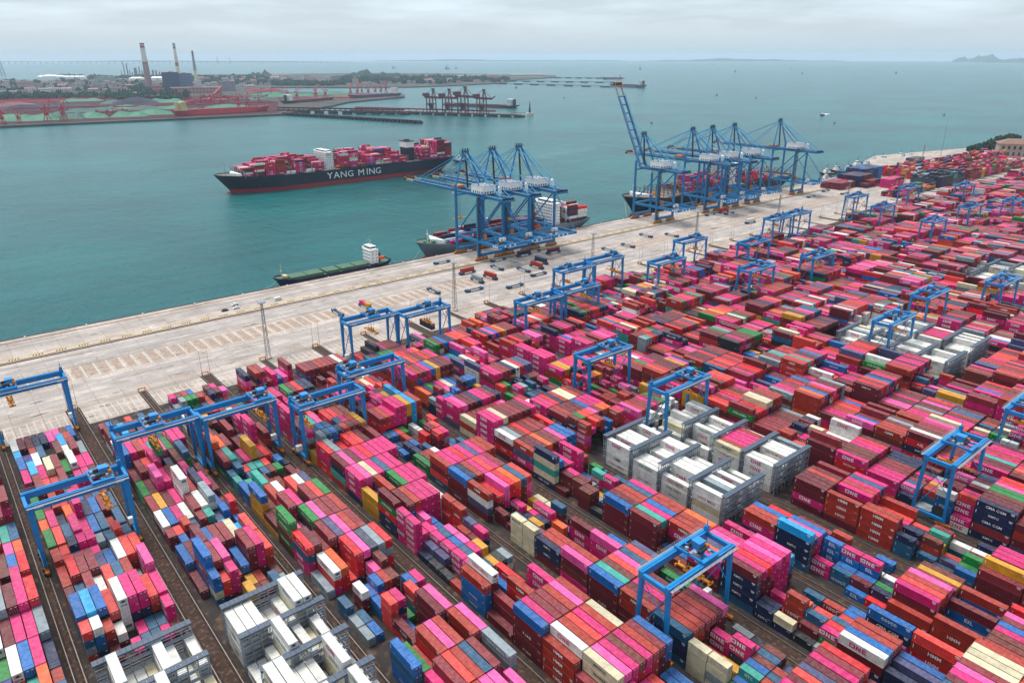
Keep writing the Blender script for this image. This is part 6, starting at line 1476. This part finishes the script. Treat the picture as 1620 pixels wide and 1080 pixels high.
bulker(815, 172, 700, 168, 10, '1F4A3E', '7A2A3A', 'ship hidden behind the ore pier with white and green superstructure', 8, False, 6)
bulker(1016, 139.5, 960, 137, 12, '1F5C92', '8A3A4A', 'blue tanker at the end of the far jetties', 14, False, 7, B=44)
bulker(985, 125.5, 955, 126, 12, '5A6A80', '8A3A4A', 'pale tanker at the outermost far jetty', 12, False, 6, B=44)
# jetties
for i, (p0, p1) in enumerate((((860,122.5),(990,124)), ((800,128),(985,130.5)), ((760,131),(972,137.2)))):
    A_, B_ = at(*p0, 0), at(*p1, 0); d = B_ - A_; L_ = d.length; rz_ = math.atan2(d.y, d.x); j = empty('oil_jetty', ['outermost thin oil jetty near the horizon','middle thin oil jetty on dark dolphins','nearest thin oil jetty on dark dolphins'][i], 'jetty', A_, rz_, 'oil jetties at the right of the far shore')
    a = MB(); a.box(0, L_, -4, 4, -.5, 2.5); a.obj('deck', paint('jetty_grey', '#5B6C78', .8), j)
    dm = MB(); dm.box(-22, 22, -14, 14, SEA - 2, 0); dme = dm.mesh('dolphin', PIERD)
    for q in range(8): inst('dolphin', dme, j, ((q + .5) * L_ / 8, 0, 0))
# small craft
for i, (px, py, s, lab) in enumerate(((700,134,2.2,'small dark boat off the far shore, left of the pair'), (817,139.5,2.4,'small pale boat between the far shore and the pier end'), (1127,103,6,'greenish ship near the horizon, left of centre right'), (1163,114,5,'grey ship on the horizon right of the greenish one'), (1251,111,4,'tiny ship near the horizon, third from left'), (1269,117,4,'tiny ship below the third one on open water'), (1134,151,2.2,'small dark boat on open water above the quay cranes'), (1196,155.5,1.8,'small boat right of the raised crane boom'), (1320,195,1.2,'dark channel buoy below the launch'), (1493,182,1.4,'lone dark buoy in the right open water'), (1417,116.5,5,'tiny ship on the right far water'), (1013,110,8,'hazy ship near the horizon above the tanker'), (708,109.5,10,'long hazy ship on the horizon, left one'), (722,109,6,'short hazy ship on the horizon beside the long one'), (623,108.5,8,'hazy ship on the horizon above the houses'), (1031,195,1.3,'dark channel buoy right of the raised boom'), (893,155,1.3,'small buoy in the middle harbour'))):
    p = at(px, py, SEA); r_ = empty('small_boat' if s < 3 else 'distant_ship', lab, 'boat' if s < 3 else 'ship', p, .6)
    s *= .62
    me, _, _ = hull_mesh(22*s, 5.5*s, 1.6*s, .5*s, fore=.8*s, bulb=False, hexhull='2A3A48', stern_over=1, bow_rake=2*s, n=14, bul=.3*s); inst('hull', me, r_)
    a = MB(); a.box(-8*s, -2*s, -2*s, 2*s, 1.5*s, 4.2*s); a.box(-7*s, -4*s, -1.6*s, 1.6*s, 4.2*s, 5.8*s); a.obj('cabin', paint('craft_grey', '#9CA4AA', .6) if i != 2 else paint('far_green', '#3E8A78'), r_)
    a = MB(); a.tube((-5*s,0,5.5*s), (-5*s,0,9*s), .2*s, n=5); a.obj('mast', DARK, r_)
# bay bridge near the horizon
A_, B_ = at(-40, 101.2, 0), at(560, 99.8, 0); d = B_ - A_; L_ = d.length; rz_ = math.atan2(d.y, d.x)
br_ = empty('bay_bridge', 'very long low bridge on piers, faint near the horizon at left', 'bridge', A_, rz_)
a = MB(); a.box(0, L_, -16, 16, 38, 44); a.obj('deck', paint('bridge_grey', '#7E8C9C', .8), br_)
pmm = MB(); pmm.box(-9, 9, -10, 10, SEA - 2, 38); pme2 = pmm.mesh('pier', paint('bridge_pier', '#76848F', .8))
for i in range(62): inst('pier', pme2, br_, ((i + .5) * L_ / 62, 0, 0))
for px in (338, 356):
    p = at(px, 100.5, 0); a = MB(); a.bar((0,-14,0), (0,0,150), 10); a.bar((0,14,0), (0,0,150), 10); a.obj('pylon', _mats['bridge_pier'], br_).location = br_.matrix_world.inverted() @ p if False else (((p - A_).dot(d.normalized())), 0, 0)

# ------------------------------------------------------------------ every other container: one mass
def mass():
    VS, FC, CO = [], [], []; off = 0
    base = np.array([(-1,-1,0),(1,-1,0),(1,1,0),(-1,1,0),(-1,-1,1),(1,-1,1),(1,1,1),(-1,1,1)], float)
    bf = [(4,5,6,7),(0,1,5,4),(1,2,6,5),(2,3,7,6),(3,0,4,7)]
    def put(v, f, c):
        nonlocal off
        VS.append(v); FC.extend([tuple(i + off for i in q) for q in f]); CO.append(np.tile(np.array([*c, 1.0]), (len(v), 1))); off += len(v)
    # a container: body slightly inset between its top frame and corner posts
    for c in CONT:
        if id(c) in nearset: continue
        L_, H_ = c['L'], c['H']; col = tone(c['c'], c['v'])
        cx, cy, _ = project(c['x'], c['y'], c['z'] + H_); d = math.hypot(c['x'], c['y'])
        v = base * (1.22, L_/2, H_ - .03) + (c['x'], c['y'], c['z']); put(v, bf, col)
        if d < 460 and c['front']:
            # door hardware: lock rods and the pale placards, standing proud of the end
            y = c['y'] - L_/2; dk = tuple(q * .45 for q in col)
            for xx in (-.62, .0, .62):
                put(base * (.035, .03, H_ - .3) + (c['x'] + xx, y - .03, c['z'] + .12), bf, dk)
            put(base * (.3, .02, .22) + (c['x'] + .62, y - .05, c['z'] + H_ - .7), bf, (.6,.58,.56))
            if c['reef']: put(base * (.75, .04, .95) + (c['x'], y - .05, c['z'] + H_*.5), bf, (.12,.13,.15))
        if d < 520 and c['top']:
            # roof end bows and side rails
            dk = tuple(q * .72 for q in col)
            for yy in (-L_/2 + .12, L_/2 - .12): put(base * (1.2, .1, .05) + (c['x'], c['y'] + yy, c['z'] + H_ - .03), bf, dk)
        if c['left'] and d < 520 and c['v'] > .93:
            put(base * (.01, .55, .14) + (c['x'] - 1.235, c['y'] - L_/2 + 1.05, c['z'] + H_ - .55), bf, (.5,.48,.47)); put(base * (.01, .09, .9) + (c['x'] - 1.235, c['y'] + L_/2 - .7, c['z'] + 1.0), bf, (.5,.48,.47))
        if c['t'] and c['left'] and d < 1000:
            vs, fs = SHAPES[c['t']]; s = TEXT_H[c['t']]; wid = (vs[:,0].max() - vs[:,0].min()) * s
            if wid > L_*.8: s *= L_*.8 / wid
            if len(vs) > 60 and d > 420: continue
            sgn = -1
            T = np.stack([np.full(len(vs), c['x'] - 1.235), c['y'] - vs[:,0]*s + (.9 if c['t']=='ONE' else 0), c['z'] + H_*.55 + vs[:,1]*s], 1)
            put(T, fs, tcol(c['c'], c['t']))
    for c in FREE:
        L_, H_ = c['L'], c['H']; r = hsh(c['x'], c['y'], c['z']); col = tone(c['c'], r.uniform(.86, 1.14)); ca, sa = math.cos(c['axis']), math.sin(c['axis'])
        v = base * (L_/2, 1.22, H_ - .03); v = np.stack([v[:,0]*ca - v[:,1]*sa, v[:,0]*sa + v[:,1]*ca, v[:,2]], 1) + (c['x'], c['y'], c['z']); put(v, bf, col)
        if c['t']:
            vs, fs = SHAPES['ONE']; s = 1.25
            put(np.stack([c['x'] + vs[:,0]*s, np.full(len(vs), c['y'] - 1.24), c['z'] + 1.4 + vs[:,1]*s], 1), fs, tcol(c['c'], 'ONE'))
    V = np.concatenate(VS).astype(np.float32); C_ = np.concatenate(CO).astype(np.float32)
    me = bpy.data.meshes.new('container_mass')
    ls = np.array([len(f) for f in FC], np.int32); st = np.concatenate([[0], np.cumsum(ls)[:-1]]).astype(np.int32); idx = np.fromiter((i for f in FC for i in f), np.int32)
    me.vertices.add(len(V)); me.vertices.foreach_set('co', V.ravel()); me.loops.add(len(idx)); me.loops.foreach_set('vertex_index', idx); me.polygons.add(len(ls)); me.polygons.foreach_set('loop_start', st); me.polygons.foreach_set('loop_total', ls)
    me.polygons.foreach_set('use_smooth', np.zeros(len(ls), bool)); me.update(calc_edges=True); me.validate()
    at_ = me.color_attributes.new('Col', 'FLOAT_COLOR', 'POINT'); at_.data.foreach_set('color', C_.ravel())
    me.materials.append(MC_ATT)
    o = bpy.data.objects.new('stacked_containers', me); COL.objects.link(o)
    tag(o, 'thousands more stacked shipping containers of every colour, across the yard and aboard ships', 'containers', kind='stuff')
    print('MASS', len(V), len(ls), 'conts', len(CONT), len(FREE))
mass()

# ------------------------------------------------------------------ sea haze
HAZE = 4.4e-5
mb = MB(); mb.box(-30000, 30000, -30000, 30000, SEA - 1.0 - 3, 236)
hz = mb.obj('haze', bpy.data.materials.new('haze_air')); hm = hz.data.materials[0]; hm.use_nodes = True; nt = hm.node_tree; nt.nodes.clear()
o_ = nt.nodes.new('ShaderNodeOutputMaterial'); pv = nt.nodes.new('ShaderNodeVolumePrincipled'); pv.inputs['Density'].default_value = HAZE; pv.inputs['Color'].default_value = (.68, .84, 1.0, 1); pv.inputs['Anisotropy'].default_value = .1
nt.links.new(pv.outputs[0], o_.inputs['Volume']); tag(hz, kind='stuff')
